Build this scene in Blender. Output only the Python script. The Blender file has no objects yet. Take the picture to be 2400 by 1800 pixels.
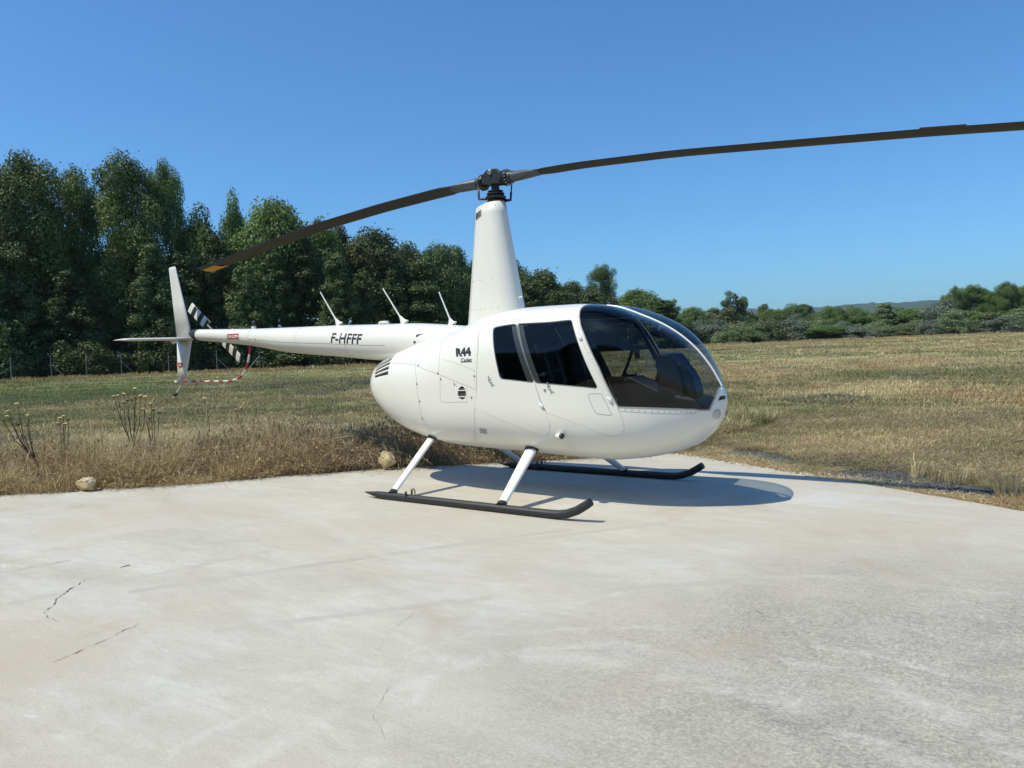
import bpy, bmesh, math, random
import numpy as np
from mathutils import Vector, Matrix
from mathutils.geometry import delaunay_2d_cdt
from mathutils import noise as mnoise

random.seed(7)
rng = np.random.default_rng(7)
R = math.radians
SC = bpy.context.scene
COL = SC.collection

# ------------------------------------------------------------------ camera
CAM = np.array([5.123, -6.570, 1.415])
FPX = 1880.17 / 2400.0                     # focal length over picture width


def cam_axes(yaw, pitch, roll):
    cy, sy, cp, sp = math.cos(yaw), math.sin(yaw), math.cos(pitch), math.sin(pitch)
    f = np.array([sy * cp, cy * cp, sp]); r = np.array([cy, -sy, 0.0]); u = np.cross(r, f)
    cr, sr = math.cos(roll), math.sin(roll)
    return r * cr + u * sr, u * cr - r * sr, f


AX, AY, AF = cam_axes(-0.651, -0.0412, -0.0382)
cam_d = bpy.data.cameras.new('camera')
cam_d.sensor_width = 36.0
cam_d.lens = 36.0 * FPX
cam_d.clip_start = 0.1
cam_d.clip_end = 20000
cam = bpy.data.objects.new('camera', cam_d)
COL.objects.link(cam)
cam.matrix_world = Matrix(((AX[0], AY[0], -AF[0], CAM[0]), (AX[1], AY[1], -AF[1], CAM[1]),
                           (AX[2], AY[2], -AF[2], CAM[2]), (0, 0, 0, 1)))
SC.camera = cam

# ------------------------------------------------------------------ sky and sun
SUN = Vector((-0.36, -0.53, 1.0)).normalized()      # towards the sun
W = bpy.data.worlds.new('World')
SC.world = W
W.use_nodes = True
nt = W.node_tree
sky = nt.nodes.new('ShaderNodeTexSky')
sky.sky_type = 'NISHITA'
sky.sun_disc = False
sky.sun_elevation = math.asin(SUN.z)
sky.sun_rotation = math.atan2(SUN.x, SUN.y)
sky.altitude = 100
sky.air_density = 1.0
sky.dust_density = 1.0
sky.ozone_density = 6.0
bg = nt.nodes['Background']
# white balance of the whole sky, as the phone camera rendered it
wb = nt.nodes.new('ShaderNodeMix'); wb.data_type = 'RGBA'; wb.blend_type = 'MULTIPLY'
wb.inputs[0].default_value = 1.0
wb.inputs[7].default_value = (0.495, 0.80, 1.0, 1)
nt.links.new(sky.outputs[0], wb.inputs[6])
nt.links.new(wb.outputs[2], bg.inputs[0])
bg.inputs[1].default_value = 0.15
sun_d = bpy.data.lights.new('sun', 'SUN')
sun_d.energy = 4.4
sun_d.angle = R(0.53)
sun_d.color = (1.0, 0.925, 0.73)
sun = bpy.data.objects.new('sun', sun_d)
COL.objects.link(sun)
sun.rotation_euler = SUN.to_track_quat('Z', 'Y').to_euler()
SC.view_settings.view_transform = 'Standard'
SC.view_settings.look = 'None'
SC.view_settings.exposure = 0.10
SC.view_settings.gamma = 1.0
SC.view_settings.use_curve_mapping = False
SC.render.engine = 'CYCLES'
SC.cycles.max_bounces = 8
SC.cycles.transparent_max_bounces = 16
SC.cycles.use_denoising = True


# ------------------------------------------------------------------ helpers
def tag(o, label=None, cat=None, group=None, kind=None):
    if label: o['label'] = label
    if cat: o['category'] = cat
    if group: o['group'] = group
    if kind: o['kind'] = kind
    return o


def empty(name, loc=(0, 0, 0), parent=None):
    o = bpy.data.objects.new(name, None)
    COL.objects.link(o)
    o.location = loc
    o.empty_display_size = 0.1
    if parent: o.parent = parent
    return o


def mk(name, verts, faces, mat, parent=None, smooth=False, idx=None, link=True, loc=None):
    me = bpy.data.meshes.new(name)
    me.from_pydata([tuple(map(float, v)) for v in verts], [], [tuple(map(int, f)) for f in faces])
    for m in (mat if isinstance(mat, (list, tuple)) else [mat]):
        me.materials.append(m)
    if idx is not None:
        me.polygons.foreach_set('material_index', np.asarray(idx, dtype=np.int32))
    if smooth is True:
        me.polygons.foreach_set('use_smooth', np.ones(len(me.polygons), dtype=bool))
    elif smooth is not False and smooth is not None:
        me.polygons.foreach_set('use_smooth', np.asarray(smooth, dtype=bool))
    me.update()
    o = bpy.data.objects.new(name, me)
    if link: COL.objects.link(o)
    if parent: o.parent = parent
    if loc is not None: o.location = loc
    return o


class MB:
    """collects shapes that form one mesh"""
    def __init__(s): s.v = []; s.f = []; s.s = []; s.m = []

    def add(s, v, f, smooth=False, mi=0):
        n = len(s.v); s.v += [tuple(map(float, p)) for p in v]
        for q in f:
            s.f.append(tuple(int(i) + n for i in q)); s.s.append(smooth); s.m.append(mi)
        return s

    def box(s, c, size, rot=None, mi=0):
        h = np.array(size) / 2
        v = [np.array((x, y, z)) * h for x in (-1, 1) for y in (-1, 1) for z in (-1, 1)]
        if rot is not None: v = [np.array(rot @ Vector(p)) for p in v]
        v = [np.array(c) + p for p in v]
        return s.add(v, [(0, 1, 3, 2), (4, 6, 7, 5), (0, 4, 5, 1), (2, 3, 7, 6), (0, 2, 6, 4), (1, 5, 7, 3)], False, mi)

    def tube(s, pts, rad, n=10, cap=True, mi=0, flat=1.0, up=None):
        """swept tube; rad number or per-point; flat squashes the section along 'up'"""
        pts = [np.array(p, float) for p in pts]
        if not hasattr(rad, '__len__'): rad = [rad] * len(pts)
        rings = []
        prev = None
        for i, p in enumerate(pts):
            t = pts[min(i + 1, len(pts) - 1)] - pts[max(i - 1, 0)]
            t = t / (np.linalg.norm(t) + 1e-12)
            if prev is None:
                a = np.array(up if up is not None else ((0, 0, 1) if abs(t[2]) < .9 else (1, 0, 0)), float)
            else:
                a = prev
            a = a - t * (a @ t); a /= np.linalg.norm(a) + 1e-12
            prev = a
            b = np.cross(t, a)
            rings.append([p + rad[i] * (a * math.sin(k * 2 * math.pi / n) * flat + b * math.cos(k * 2 * math.pi / n)) for k in range(n)])
        v = [q for r_ in rings for q in r_]
        f = []
        for i in range(len(pts) - 1):
            for k in range(n):
                f.append((i * n + k, i * n + (k + 1) % n, (i + 1) * n + (k + 1) % n, (i + 1) * n + k))
        s.add(v, f, True, mi)
        if cap:
            s.add(rings[0], [tuple(range(n))[::-1]], False, mi)
            s.add(rings[-1], [tuple(range(n))], False, mi)
        return s

    def lathe(s, c, axis, prof, n=20, mi=0, smooth=True):
        """prof: (offset along axis, radius); each pair its own band so edges stay crisp"""
        ax = np.array(axis, float); ax /= np.linalg.norm(ax)
        a = np.array((0, 0, 1) if abs(ax[2]) < .9 else (1, 0, 0), float); a -= ax * (a @ ax); a /= np.linalg.norm(a)
        b = np.cross(ax, a); c = np.array(c, float)
        ring = lambda h, r: [c + ax * h + r * (a * math.cos(k * 2 * math.pi / n) + b * math.sin(k * 2 * math.pi / n)) for k in range(n)]
        for (h0, r0), (h1, r1) in zip(prof[:-1], prof[1:]):
            s.add(ring(h0, r0) + ring(h1, r1), [(k, (k + 1) % n, n + (k + 1) % n, n + k) for k in range(n)], smooth, mi)
        if prof[0][1] > 1e-4: s.add(ring(*prof[0]), [tuple(range(n))[::-1]], False, mi)
        if prof[-1][1] > 1e-4: s.add(ring(*prof[-1]), [tuple(range(n))], False, mi)
        return s

    def prism(s, poly, y0, y1, mi=0):
        """poly in (x,z), extruded between y0 and y1"""
        n = len(poly)
        v = [(x, y0, z) for x, z in poly] + [(x, y1, z) for x, z in poly]
        return s.add(v, [tuple(range(n)), tuple(range(2 * n - 1, n - 1, -1))] + [((i + 1) % n, i, n + i, n + (i + 1) % n) for i in range(n)], False, mi)

    def build(s, name, mat, parent=None, link=True, loc=None):
        return mk(name, s.v, s.f, mat, parent, s.s, s.m, link, loc)


def fix_normals(o):
    bm = bmesh.new(); bm.from_mesh(o.data)
    bmesh.ops.recalc_face_normals(bm, faces=bm.faces); bm.to_mesh(o.data); bm.free()
    return o


def bevel(o, w=0.01, seg=2):
    m = o.modifiers.new('bevel', 'BEVEL'); m.width = w; m.segments = seg; m.limit_method = 'ANGLE'; m.angle_limit = R(40)
    return o


# ------------------------------------------------------------------ materials
def nodes(name):
    m = bpy.data.materials.new(name); m.use_nodes = True
    t = m.node_tree
    return m, t, t.nodes['Principled BSDF']


def N(t, typ, **kw):
    n = t.nodes.new(typ)
    for k, v in kw.items():
        if k.startswith('i_'):
            n.inputs[int(k[2:]) if k[2:].isdigit() else k[2:].replace('_', ' ')].default_value = v
        else:
            setattr(n, k, v)
    return n


def ramp(t, fac, stops):
    n = t.nodes.new('ShaderNodeValToRGB')
    e = n.color_ramp.elements
    while len(e) < len(stops): e.new(0.5)
    for el, (p, c) in zip(e, stops):
        el.position = p; el.color = (*c, 1) if len(c) == 3 else c
    t.links.new(fac, n.inputs[0])
    return n


def noise(t, scale, detail=4, rough=.55, vec=None, dist=0.0):
    n = t.nodes.new('ShaderNodeTexNoise')
    n.inputs['Scale'].default_value = scale; n.inputs['Detail'].default_value = detail
    n.inputs['Roughness'].default_value = rough; n.inputs['Distortion'].default_value = dist
    if vec is not None: t.links.new(vec, n.inputs['Vector'])
    return n


def mixc(t, fac, a, b, blend='MIX'):
    n = t.nodes.new('ShaderNodeMix'); n.data_type = 'RGBA'; n.blend_type = blend
    for sock, val in ((n.inputs[0], fac), (n.inputs[6], a), (n.inputs[7], b)):
        if hasattr(val, 'links'): t.links.new(val, sock)
        elif hasattr(val, '__len__'): sock.default_value = (*val, 1) if len(val) == 3 else val
        else: sock.default_value = val
    return n.outputs[2]


def math_n(t, op, a, b=0.0):
    n = t.nodes.new('ShaderNodeMath'); n.operation = op
    for sock, val in ((n.inputs[0], a), (n.inputs[1], b)):
        if hasattr(val, 'links'): t.links.new(val, sock)
        else: sock.default_value = val
    return n.outputs[0]


def plain(name, col, rough=.5, metal=0.0, var=.06, scale=8.0, coat=0.0, bump=0.0):
    m, t, p = nodes(name)
    tc = N(t, 'ShaderNodeTexCoord')
    n = noise(t, scale, 5, .6, tc.outputs['Object'])
    c = mixc(t, n.outputs[0], tuple(max(0, x * (1 - var)) for x in col), tuple(min(1, x * (1 + var)) for x in col))
    t.links.new(c, p.inputs['Base Color'])
    p.inputs['Roughness'].default_value = rough; p.inputs['Metallic'].default_value = metal
    p.inputs['Coat Weight'].default_value = coat; p.inputs['Coat Roughness'].default_value = .08
    if bump:
        b = N(t, 'ShaderNodeBump', i_Strength=bump, i_Distance=.01)
        t.links.new(n.outputs[0], b.inputs['Height']); t.links.new(b.outputs[0], p.inputs['Normal'])
    return m


def glass(name, tint, rough=0.0):
    m = bpy.data.materials.new(name); m.use_nodes = True
    t = m.node_tree; t.nodes.clear()
    out = N(t, 'ShaderNodeOutputMaterial')
    tr = N(t, 'ShaderNodeBsdfTransparent'); tr.inputs[0].default_value = (*tint, 1)
    gl = N(t, 'ShaderNodeBsdfGlossy'); gl.inputs['Roughness'].default_value = rough
    geo = N(t, 'ShaderNodeNewGeometry')
    dp = N(t, 'ShaderNodeVectorMath', operation='DOT_PRODUCT')
    t.links.new(geo.outputs['Normal'], dp.inputs[0]); t.links.new(geo.outputs['Incoming'], dp.inputs[1])
    # mirror share of a thin sheet, the same from either side
    inv = math_n(t, 'SUBTRACT', 1.0, math_n(t, 'ABSOLUTE', dp.outputs['Value']))
    k2 = math_n(t, 'ADD', math_n(t, 'MULTIPLY', math_n(t, 'POWER', inv, 5.0), .90), .036)
    mx = N(t, 'ShaderNodeMixShader')
    t.links.new(k2, mx.inputs[0]); t.links.new(tr.outputs[0], mx.inputs[1]); t.links.new(gl.outputs[0], mx.inputs[2])
    t.links.new(mx.outputs[0], out.inputs[0])
    return m


M = {}
M['white'] = plain('white_paint', (.745, .74, .685), .30, 0, .018, 3.0, .35)
M['white_leg'] = plain('white_leg_paint', (.80, .80, .77), .38, 0, .03, 14.0, .2)
M['lining'] = plain('cabin_lining', (.008, .0085, .010), .75, 0, .2, 20)
M['seam'] = plain('seam_grey', (.30, .30, .29), .7)  # flat grey of the panel joints and the windshield seal
M['screw'] = plain('screw_metal', (.36, .36, .35), .4, .6)
M['black'] = plain('black_paint', (.016, .017, .020), .45, 0, .2, 30)
M['skid'] = plain('skid_black', (.020, .021, .024), .50, 0, .45, 16, 0, .12)
M['blade'] = plain('blade_black', (.0135, .0145, .0165), .5, 0, .3, 5)
M['blade_edge'] = plain('blade_leading_steel', (.28, .28, .28), .4, .7)
M['yellow'] = plain('tip_yellow', (.62, .30, .02), .5)
M['red'] = plain('sign_red', (.46, .035, .04), .5, 0, .15, 30)
M['band_white'] = plain('band_white', (.72, .72, .68), .5, 0, .1, 30)
M['metal'] = plain('bare_metal', (.30, .31, .32), .36, .8, .15, 25)
M['hub'] = plain('hub_grey', (.032, .034, .038), .42, .25, .3, 30, 0, .1)
M['chrome'] = plain('polished_steel', (.65, .65, .66), .15, 1)
M['ink'] = plain('lettering_black', (.022, .023, .026), .5)
M['grey_plate'] = plain('grey_placard', (.36, .36, .33), .6, 0, .25, 60)
M['lamp'] = plain('lamp_reflector', (.80, .81, .83), .22, .8)
M['seat'] = plain('seat_leather', (.022, .022, .024), .55, 0, .2, 30, 0, .2)
M['panel'] = plain('instrument_panel', (.009, .011, .014), .36, 0, .2, 30)
M['frame_grey'] = plain('window_frame_grey', (.17, .18, .185), .5)
M['cuff'] = plain('cuff_grey', (.085, .09, .095), .45, .3, .2, 20)
M['louver_dark'] = plain('louver_dark', (.05, .05, .048), .7)
for k_ in ('lining', 'seat'):
    M[k_].node_tree.nodes['Principled BSDF'].inputs['Specular IOR Level'].default_value = .18
M['wind'] = glass('windshield_glass', (.60, .635, .665))
M['side'] = glass('side_window_glass', (.46, .485, .50))
M['clear'] = glass('clear_cover', (.86, .88, .9))

# ------------------------------------------------------------------ ground
def terrain(x, y):
    d = np.hypot(np.asarray(x, float) - 1.0, np.asarray(y, float) + 1.0)
    z = np.interp(d, [0, 9, 25, 75, 120, 220, 600, 6000], [-.03, -.03, .10, .62, .85, 1.30, 1.5, 1.5])
    return z


def spot(px, dist):
    """ground point seen in direction px (photo pixels, 2400 wide) at a horizontal distance"""
    d = AX * ((px - 1200) / 2400 / FPX) + AF
    h = d[:2] / np.linalg.norm(d[:2])
    p = CAM[:2] + h * dist
    return p[0], p[1], float(terrain(p[0], p[1]))


def height_at(px, py, dist):
    d = AX * ((px - 1200) / 2400 / FPX) - AY * ((py - 900) / 2400 / FPX) + AF
    return CAM[2] + d[2] / np.linalg.norm(d[:2]) * dist


def gpx(px, py, z=0.0):
    """point on the level ground seen at photo pixel px, py"""
    d = AX * ((px - 1200) / 2400 / FPX) - AY * ((py - 900) / 2400 / FPX) + AF
    p = CAM + d * ((z - CAM[2]) / d[2])
    return float(p[0]), float(p[1])


# concrete pad outline (metres), with the corner behind the helicopter
PAD = [(-9.2, -7.5)] + [gpx(*q) for q in ((0, 1161), (177, 1153), (222, 1148), (332, 1142), (443, 1135.5), (554, 1127), (665, 1115.5), (775, 1108), (886, 1099), (1000, 1092))] + [(-.5, 2.0), (.15, 2.72),
       (.42, 2.92), (.72, 2.80), (1.39, 2.43), (2.0, 2.14), (2.54, 1.88), (2.96, 1.70), (3.45, 1.43), (4.02, 1.11), (4.51, .82), (12.0, -3.2), (10.5, -8.2), (3.0, -9.8), (-5.0, -10.2)]


def dense(poly, step, jit=0.0, closed=True):
    out = []
    n = len(poly)
    for i in range(n if closed else n - 1):
        a, b = np.array(poly[i]), np.array(poly[(i + 1) % n])
        k = max(1, int(np.linalg.norm(b - a) / step))
        for j in range(k):
            p = a + (b - a) * j / k
            if jit:
                d = (b - a) / (np.linalg.norm(b - a) + 1e-9)
                p = p + np.array((-d[1], d[0])) * rng.normal(0, jit)
            out.append(tuple(p))
    if not closed: out.append(tuple(poly[-1]))
    return out


PADP = np.array(PAD)


def in_poly(x, y, poly):
    x = np.asarray(x); y = np.asarray(y)
    c = np.zeros(x.shape, bool)
    n = len(poly)
    for i in range(n):
        x0, y0 = poly[i]; x1, y1 = poly[(i + 1) % n]
        m = ((y0 > y) != (y1 > y)) & (x < (x1 - x0) * (y - y0) / (y1 - y0 + 1e-12) + x0)
        c ^= m
    return c


def pad_dist(x, y):
    """distance to the pad outline"""
    x = np.asarray(x, float); y = np.asarray(y, float)
    best = np.full(x.shape, 1e9)
    for i in range(len(PAD)):
        a, b = PADP[i], PADP[(i + 1) % len(PAD)]
        ab = b - a
        t = np.clip(((x - a[0]) * ab[0] + (y - a[1]) * ab[1]) / (ab @ ab), 0, 1)
        best = np.minimum(best, np.hypot(x - a[0] - t * ab[0], y - a[1] - t * ab[1]))
    return best


def field_material():
    m, t, p = nodes('dry_field')
    geo = N(t, 'ShaderNodeNewGeometry')
    big = noise(t, .055, 5, .6, geo.outputs['Position'])
    mid = noise(t, .5, 6, .65, geo.outputs['Position'])
    fin = noise(t, 9, 6, .7, geo.outputs['Position'])
    straw = mixc(t, fin.outputs[0], (.28, .225, .12), (.52, .435, .25))
    green = mixc(t, fin.outputs[0], (.10, .12, .046), (.25, .26, .11))
    # the field grows greener towards the left of the pad (negative x)
    sep = N(t, 'ShaderNodeSeparateXYZ'); t.links.new(geo.outputs['Position'], sep.inputs[0])
    lean = math_n(t, 'MULTIPLY', math_n(t, 'ADD', sep.outputs[0], 8.0), -.012)
    s1 = math_n(t, 'ADD', math_n(t, 'ADD', big.outputs[0], math_n(t, 'MULTIPLY', math_n(t, 'SUBTRACT', mid.outputs[0], .5), .7)), lean)
    mpb = N(t, 'ShaderNodeMapping'); mpb.inputs['Rotation'].default_value = (0, 0, R(-38)); mpb.inputs['Scale'].default_value = (.008, .075, 1)
    t.links.new(geo.outputs['Position'], mpb.inputs[0])
    band = noise(t, 1.0, 4, .6, mpb.outputs[0], .3)
    s1 = math_n(t, 'ADD', s1, math_n(t, 'MULTIPLY', math_n(t, 'SUBTRACT', band.outputs[0], .5), .5))
    r = ramp(t, s1, [(.40, (0, 0, 0)), (.62, (1, 1, 1))])
    c = mixc(t, r.outputs[0], straw, green)
    t.links.new(c, p.inputs['Base Color'])
    p.inputs['Roughness'].default_value = 1.0
    p.inputs['Specular IOR Level'].default_value = .1
    b = N(t, 'ShaderNodeBump', i_Strength=.9, i_Distance=.12)
    t.links.new(fin.outputs[0], b.inputs['Height']); t.links.new(b.outputs[0], p.inputs['Normal'])
    return m


def build_field():
    rr = np.concatenate([np.linspace(0, 30, 31), np.geomspace(32, 6500, 40)])
    na = 96
    v = [(1.0, -1.0, -.03)]
    f = []
    for i, r_ in enumerate(rr[1:]):
        a = np.linspace(0, 2 * np.pi, na, endpoint=False)
        x = 1 + r_ * np.cos(a); y = -1 + r_ * np.sin(a)
        z = terrain(x, y)
        if 10 < r_ < 400: z = z + .035 * np.sin(x * .31 + 1) * np.sin(y * .27) * min(1, (r_ - 10) / 20)
        v += list(zip(x, y, z))
    for k in range(na): f.append((0, 1 + k, 1 + (k + 1) % na))
    for i in range(len(rr) - 2):
        for k in range(na):
            a, b = 1 + i * na + k, 1 + i * na + (k + 1) % na
            f.append((a, a + na, b + na, b))
    o = mk('field', v, f, field_material(), None, True)
    fix_normals(o)
    tag(o, kind='structure')
    return o


build_field()


def pad_material():
    m, t, p = nodes('weathered_concrete')
    geo = N(t, 'ShaderNodeNewGeometry')
    P = geo.outputs['Position']
    # streaks brushed along the pad
    mp = N(t, 'ShaderNodeMapping'); mp.inputs['Rotation'].default_value = (0, 0, R(-33)); mp.inputs['Scale'].default_value = (.55, 1.4, 1)
    t.links.new(P, mp.inputs[0])
    streak = noise(t, 1.6, 8, .68, mp.outputs[0], .4)
    big = noise(t, .42, 5, .6, P, .5)
    fine = noise(t, 55, 6, .75, P)
    grit = noise(t, 170, 3, .6, P)
    base = mixc(t, ramp(t, streak.outputs[0], [(.3, (0, 0, 0)), (.72, (1, 1, 1))]).outputs[0], (.405, .385, .33), (.575, .56, .505))
    base = mixc(t, ramp(t, big.outputs[0], [(.38, (0, 0, 0)), (.66, (1, 1, 1))]).outputs[0], base, (.47, .425, .35))
    # cool pale laitance patches
    lait = noise(t, .8, 6, .6, mp.outputs[0], .8)
    base = mixc(t, ramp(t, lait.outputs[0], [(.54, (0, 0, 0)), (.70, (.6, .6, .6))]).outputs[0], base, (.56, .56, .55))
    mp2 = N(t, 'ShaderNodeMapping'); mp2.inputs['Rotation'].default_value = (0, 0, R(-36)); mp2.inputs['Scale'].default_value = (2.0, 6.5, 1)
    t.links.new(P, mp2.inputs[0])
    scr = noise(t, 2.2, 9, .72, mp2.outputs[0], .6)
    base = mixc(t, math_n(t, 'MULTIPLY', ramp(t, scr.outputs[0], [(.36, (1, 1, 1)), (.52, (0, 0, 0))]).outputs[0], .33), base, (.37, .35, .30))
    base = mixc(t, math_n(t, 'MULTIPLY', ramp(t, scr.outputs[0], [(.60, (0, 0, 0)), (.72, (1, 1, 1))]).outputs[0], .5), base, (.70, .685, .64))
    # worn area with the aggregate showing, in front of the nose
    sep = N(t, 'ShaderNodeSeparateXYZ'); t.links.new(P, sep.inputs[0])
    wob = noise(t, .9, 5, .6, P)
    dx = math_n(t, 'SUBTRACT', sep.outputs[0], 5.0); dy = math_n(t, 'MULTIPLY', math_n(t, 'ADD', sep.outputs[1], 3.25), .85)
    rad = math_n(t, 'SQRT', math_n(t, 'ADD', math_n(t, 'MULTIPLY', dx, dx), math_n(t, 'MULTIPLY', dy, dy)))
    rad = math_n(t, 'ADD', rad, math_n(t, 'MULTIPLY', math_n(t, 'SUBTRACT', wob.outputs[0], .5), 1.9))
    worn = ramp(t, math_n(t, 'DIVIDE', rad, 3.0), [(.40, (1, 1, 1)), (.86, (0, 0, 0))])
    sp2 = noise(t, 62, 6, .85, P)
    sp3 = noise(t, 26, 4, .6, P)
    spm = math_n(t, 'ADD', math_n(t, 'MULTIPLY', sp2.outputs[0], .75), math_n(t, 'MULTIPLY', sp3.outputs[0], .25))
    speck = ramp(t, spm, [(.36, (.125, .118, .10)), (.50, (.35, .335, .295)), (.63, (.60, .58, .52))])
    mot = noise(t, 1.5, 7, .65, mp.outputs[0], .5)
    wornfac = math_n(t, 'MULTIPLY', worn.outputs[0], ramp(t, mot.outputs[0], [(.30, (.58, .58, .58)), (.66, (.94, .94, .94))]).outputs[0])
    mo2 = noise(t, 2.6, 6, .7, P, .8)
    spk = mixc(t, 1.0, speck.outputs[0], ramp(t, mo2.outputs[0], [(.35, (.76, .755, .74)), (.62, (1.02, 1.01, .985))]).outputs[0], 'MULTIPLY')
    base = mixc(t, wornfac, base, spk)
    # pale sweeping float marks left by finishing the slab
    for (cx, cy), r0, w, k_ in ((gpx(1500, 1900), 1.35, .03, .32), (gpx(1500, 1900), 1.62, .02, .25), (gpx(900, 2300), 1.9, .04, .28), (gpx(2100, 1700), 1.9, .025, .22)):
        ax_ = math_n(t, 'SUBTRACT', sep.outputs[0], cx); ay_ = math_n(t, 'SUBTRACT', sep.outputs[1], cy)
        d = math_n(t, 'SQRT', math_n(t, 'ADD', math_n(t, 'MULTIPLY', ax_, ax_), math_n(t, 'MULTIPLY', ay_, ay_)))
        d = math_n(t, 'ABSOLUTE', math_n(t, 'SUBTRACT', math_n(t, 'ADD', d, math_n(t, 'MULTIPLY', wob.outputs[0], .5)), r0 + .25))
        k = ramp(t, math_n(t, 'DIVIDE', d, w * 2.5), [(.1, (k_, k_, k_)), (.9, (0, 0, 0))])
        base = mixc(t, math_n(t, 'MULTIPLY', k.outputs[0], ramp(t, mo2.outputs[0], [(.42, (0, 0, 0)), (.6, (1, 1, 1))]).outputs[0]), base, (.66, .645, .60))
    # earth-coloured stain at the left edge
    for (cx, cy), r0, c_ in ((gpx(340, 1200), 1.3, (.46, .385, .31)), (gpx(40, 1560), .5, (.47, .38, .30)), (gpx(220, 1230), .8, (.50, .44, .35))):
        ax_ = math_n(t, 'SUBTRACT', sep.outputs[0], cx); ay_ = math_n(t, 'SUBTRACT', sep.outputs[1], cy)
        d = math_n(t, 'SQRT', math_n(t, 'ADD', math_n(t, 'MULTIPLY', ax_, ax_), math_n(t, 'MULTIPLY', ay_, ay_)))
        k = ramp(t, math_n(t, 'DIVIDE', d, r0), [(.1, (.75, .75, .75)), (1.0, (0, 0, 0))])
        base = mixc(t, math_n(t, 'MULTIPLY', k.outputs[0], ramp(t, scr.outputs[0], [(.40, (0, 0, 0)), (.56, (1, 1, 1))]).outputs[0]), base, c_)
    # general grain
    base = mixc(t, math_n(t, 'MULTIPLY', ramp(t, fine.outputs[0], [(.32, (1, 1, 1)), (.47, (0, 0, 0))]).outputs[0], .33), base, (.24, .23, .21))
    base = mixc(t, math_n(t, 'MULTIPLY', ramp(t, grit.outputs[0], [(.62, (0, 0, 0)), (.75, (1, 1, 1))]).outputs[0], .3), base, (.62, .61, .58))
    pit = noise(t, 85, 6, .85, P)
    base = mixc(t, math_n(t, 'MULTIPLY', ramp(t, pit.outputs[0], [(.33, (1, 1, 1)), (.46, (0, 0, 0))]).outputs[0], .55), base, (.27, .25, .215))
    base = mixc(t, math_n(t, 'MULTIPLY', ramp(t, pit.outputs[0], [(.55, (0, 0, 0)), (.68, (1, 1, 1))]).outputs[0], .5), base, (.78, .765, .72))
    # rusty and ochre stains
    st = noise(t, .7, 6, .7, P, 1.0)
    base = mixc(t, ramp(t, st.outputs[0], [(.57, (0, 0, 0)), (.74, (.6, .6, .6))]).outputs[0], base, (.40, .32, .25))
    # faint tyre scuffs: broken straight tracks across the pad
    for (p0, p1, w, k_) in ((gpx(300, 1388), gpx(1340, 1240), .05, .34), (gpx(-100, 1440), gpx(640, 1290), .05, .22), (gpx(-200, 1380), gpx(165, 1313), .03, .75),
                            (gpx(500, 1480), gpx(1150, 1400), .05, .25), (gpx(1200, 1270), gpx(1560, 1225), .05, .25), (gpx(1380, 1385), gpx(2000, 1340), .05, .22)):
        L = math.hypot(p1[0] - p0[0], p1[1] - p0[1]); ux, uy = (p1[0] - p0[0]) / L, (p1[1] - p0[1]) / L
        rx = math_n(t, 'SUBTRACT', sep.outputs[0], p0[0]); ry = math_n(t, 'SUBTRACT', sep.outputs[1], p0[1])
        al = math_n(t, 'ADD', math_n(t, 'MULTIPLY', rx, ux), math_n(t, 'MULTIPLY', ry, uy))
        ac = math_n(t, 'ADD', math_n(t, 'MULTIPLY', rx, -uy), math_n(t, 'MULTIPLY', ry, ux))
        bow = math_n(t, 'MULTIPLY', math_n(t, 'MULTIPLY', al, math_n(t, 'SUBTRACT', al, L)), .008)
        d = math_n(t, 'ABSOLUTE', math_n(t, 'ADD', math_n(t, 'ADD', ac, bow), math_n(t, 'MULTIPLY', math_n(t, 'SUBTRACT', wob.outputs[0], .5), .05)))
        k = ramp(t, math_n(t, 'DIVIDE', d, w * 2), [(.25, (1, 1, 1)), (.6, (0, 0, 0))])
        ends = math_n(t, 'MULTIPLY', math_n(t, 'GREATER_THAN', al, 0.0), math_n(t, 'LESS_THAN', al, L))
        brk = ramp(t, streak.outputs[0], [(.40, (0, 0, 0)), (.6, (k_, k_, k_))])
        base = mixc(t, math_n(t, 'MULTIPLY', math_n(t, 'MULTIPLY', k.outputs[0], ends), brk.outputs[0]), base, (.25, .245, .24))
    t.links.new(base, p.inputs['Base Color'])
    p.inputs['Roughness'].default_value = .85
    p.inputs['Specular IOR Level'].default_value = .25
    hsum = math_n(t, 'ADD', math_n(t, 'MULTIPLY', sp2.outputs[0], .7), math_n(t, 'MULTIPLY', streak.outputs[0], .8))
    b = N(t, 'ShaderNodeBump', i_Strength=.4, i_Distance=.008)
    t.links.new(hsum, b.inputs['Height']); t.links.new(b.outputs[0], p.inputs['Normal'])
    return m


M['pad'] = pad_material()


def build_pad():
    out = dense(PAD, .09, .009)
    n = len(out)
    v = [(x, y, 0.0) for x, y in out] + [(x + rng.normal(0, .008), y + rng.normal(0, .008), -.11) for x, y in out]
    f = [tuple(range(n))[::-1]] + [(i, (i + 1) % n, n + (i + 1) % n, n + i) for i in range(n)]
    bm = bmesh.new()
    vs = [bm.verts.new(q) for q in v]
    for q in f: bm.faces.new([vs[i] for i in q])
    bmesh.ops.recalc_face_normals(bm, faces=bm.faces)
    bmesh.ops.triangulate(bm, faces=[q for q in bm.faces if len(q.verts) > 4])
    me = bpy.data.meshes.new('concrete_pad'); bm.to_mesh(me); bm.free()
    me.materials.append(M['pad'])
    o = bpy.data.objects.new('concrete_pad', me); COL.objects.link(o)
    tag(o, kind='structure')
    return o


pad = build_pad()
M['crack'] = plain('crack_dark', (.17, .16, .135), .95, 0, .4, 40)


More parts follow.
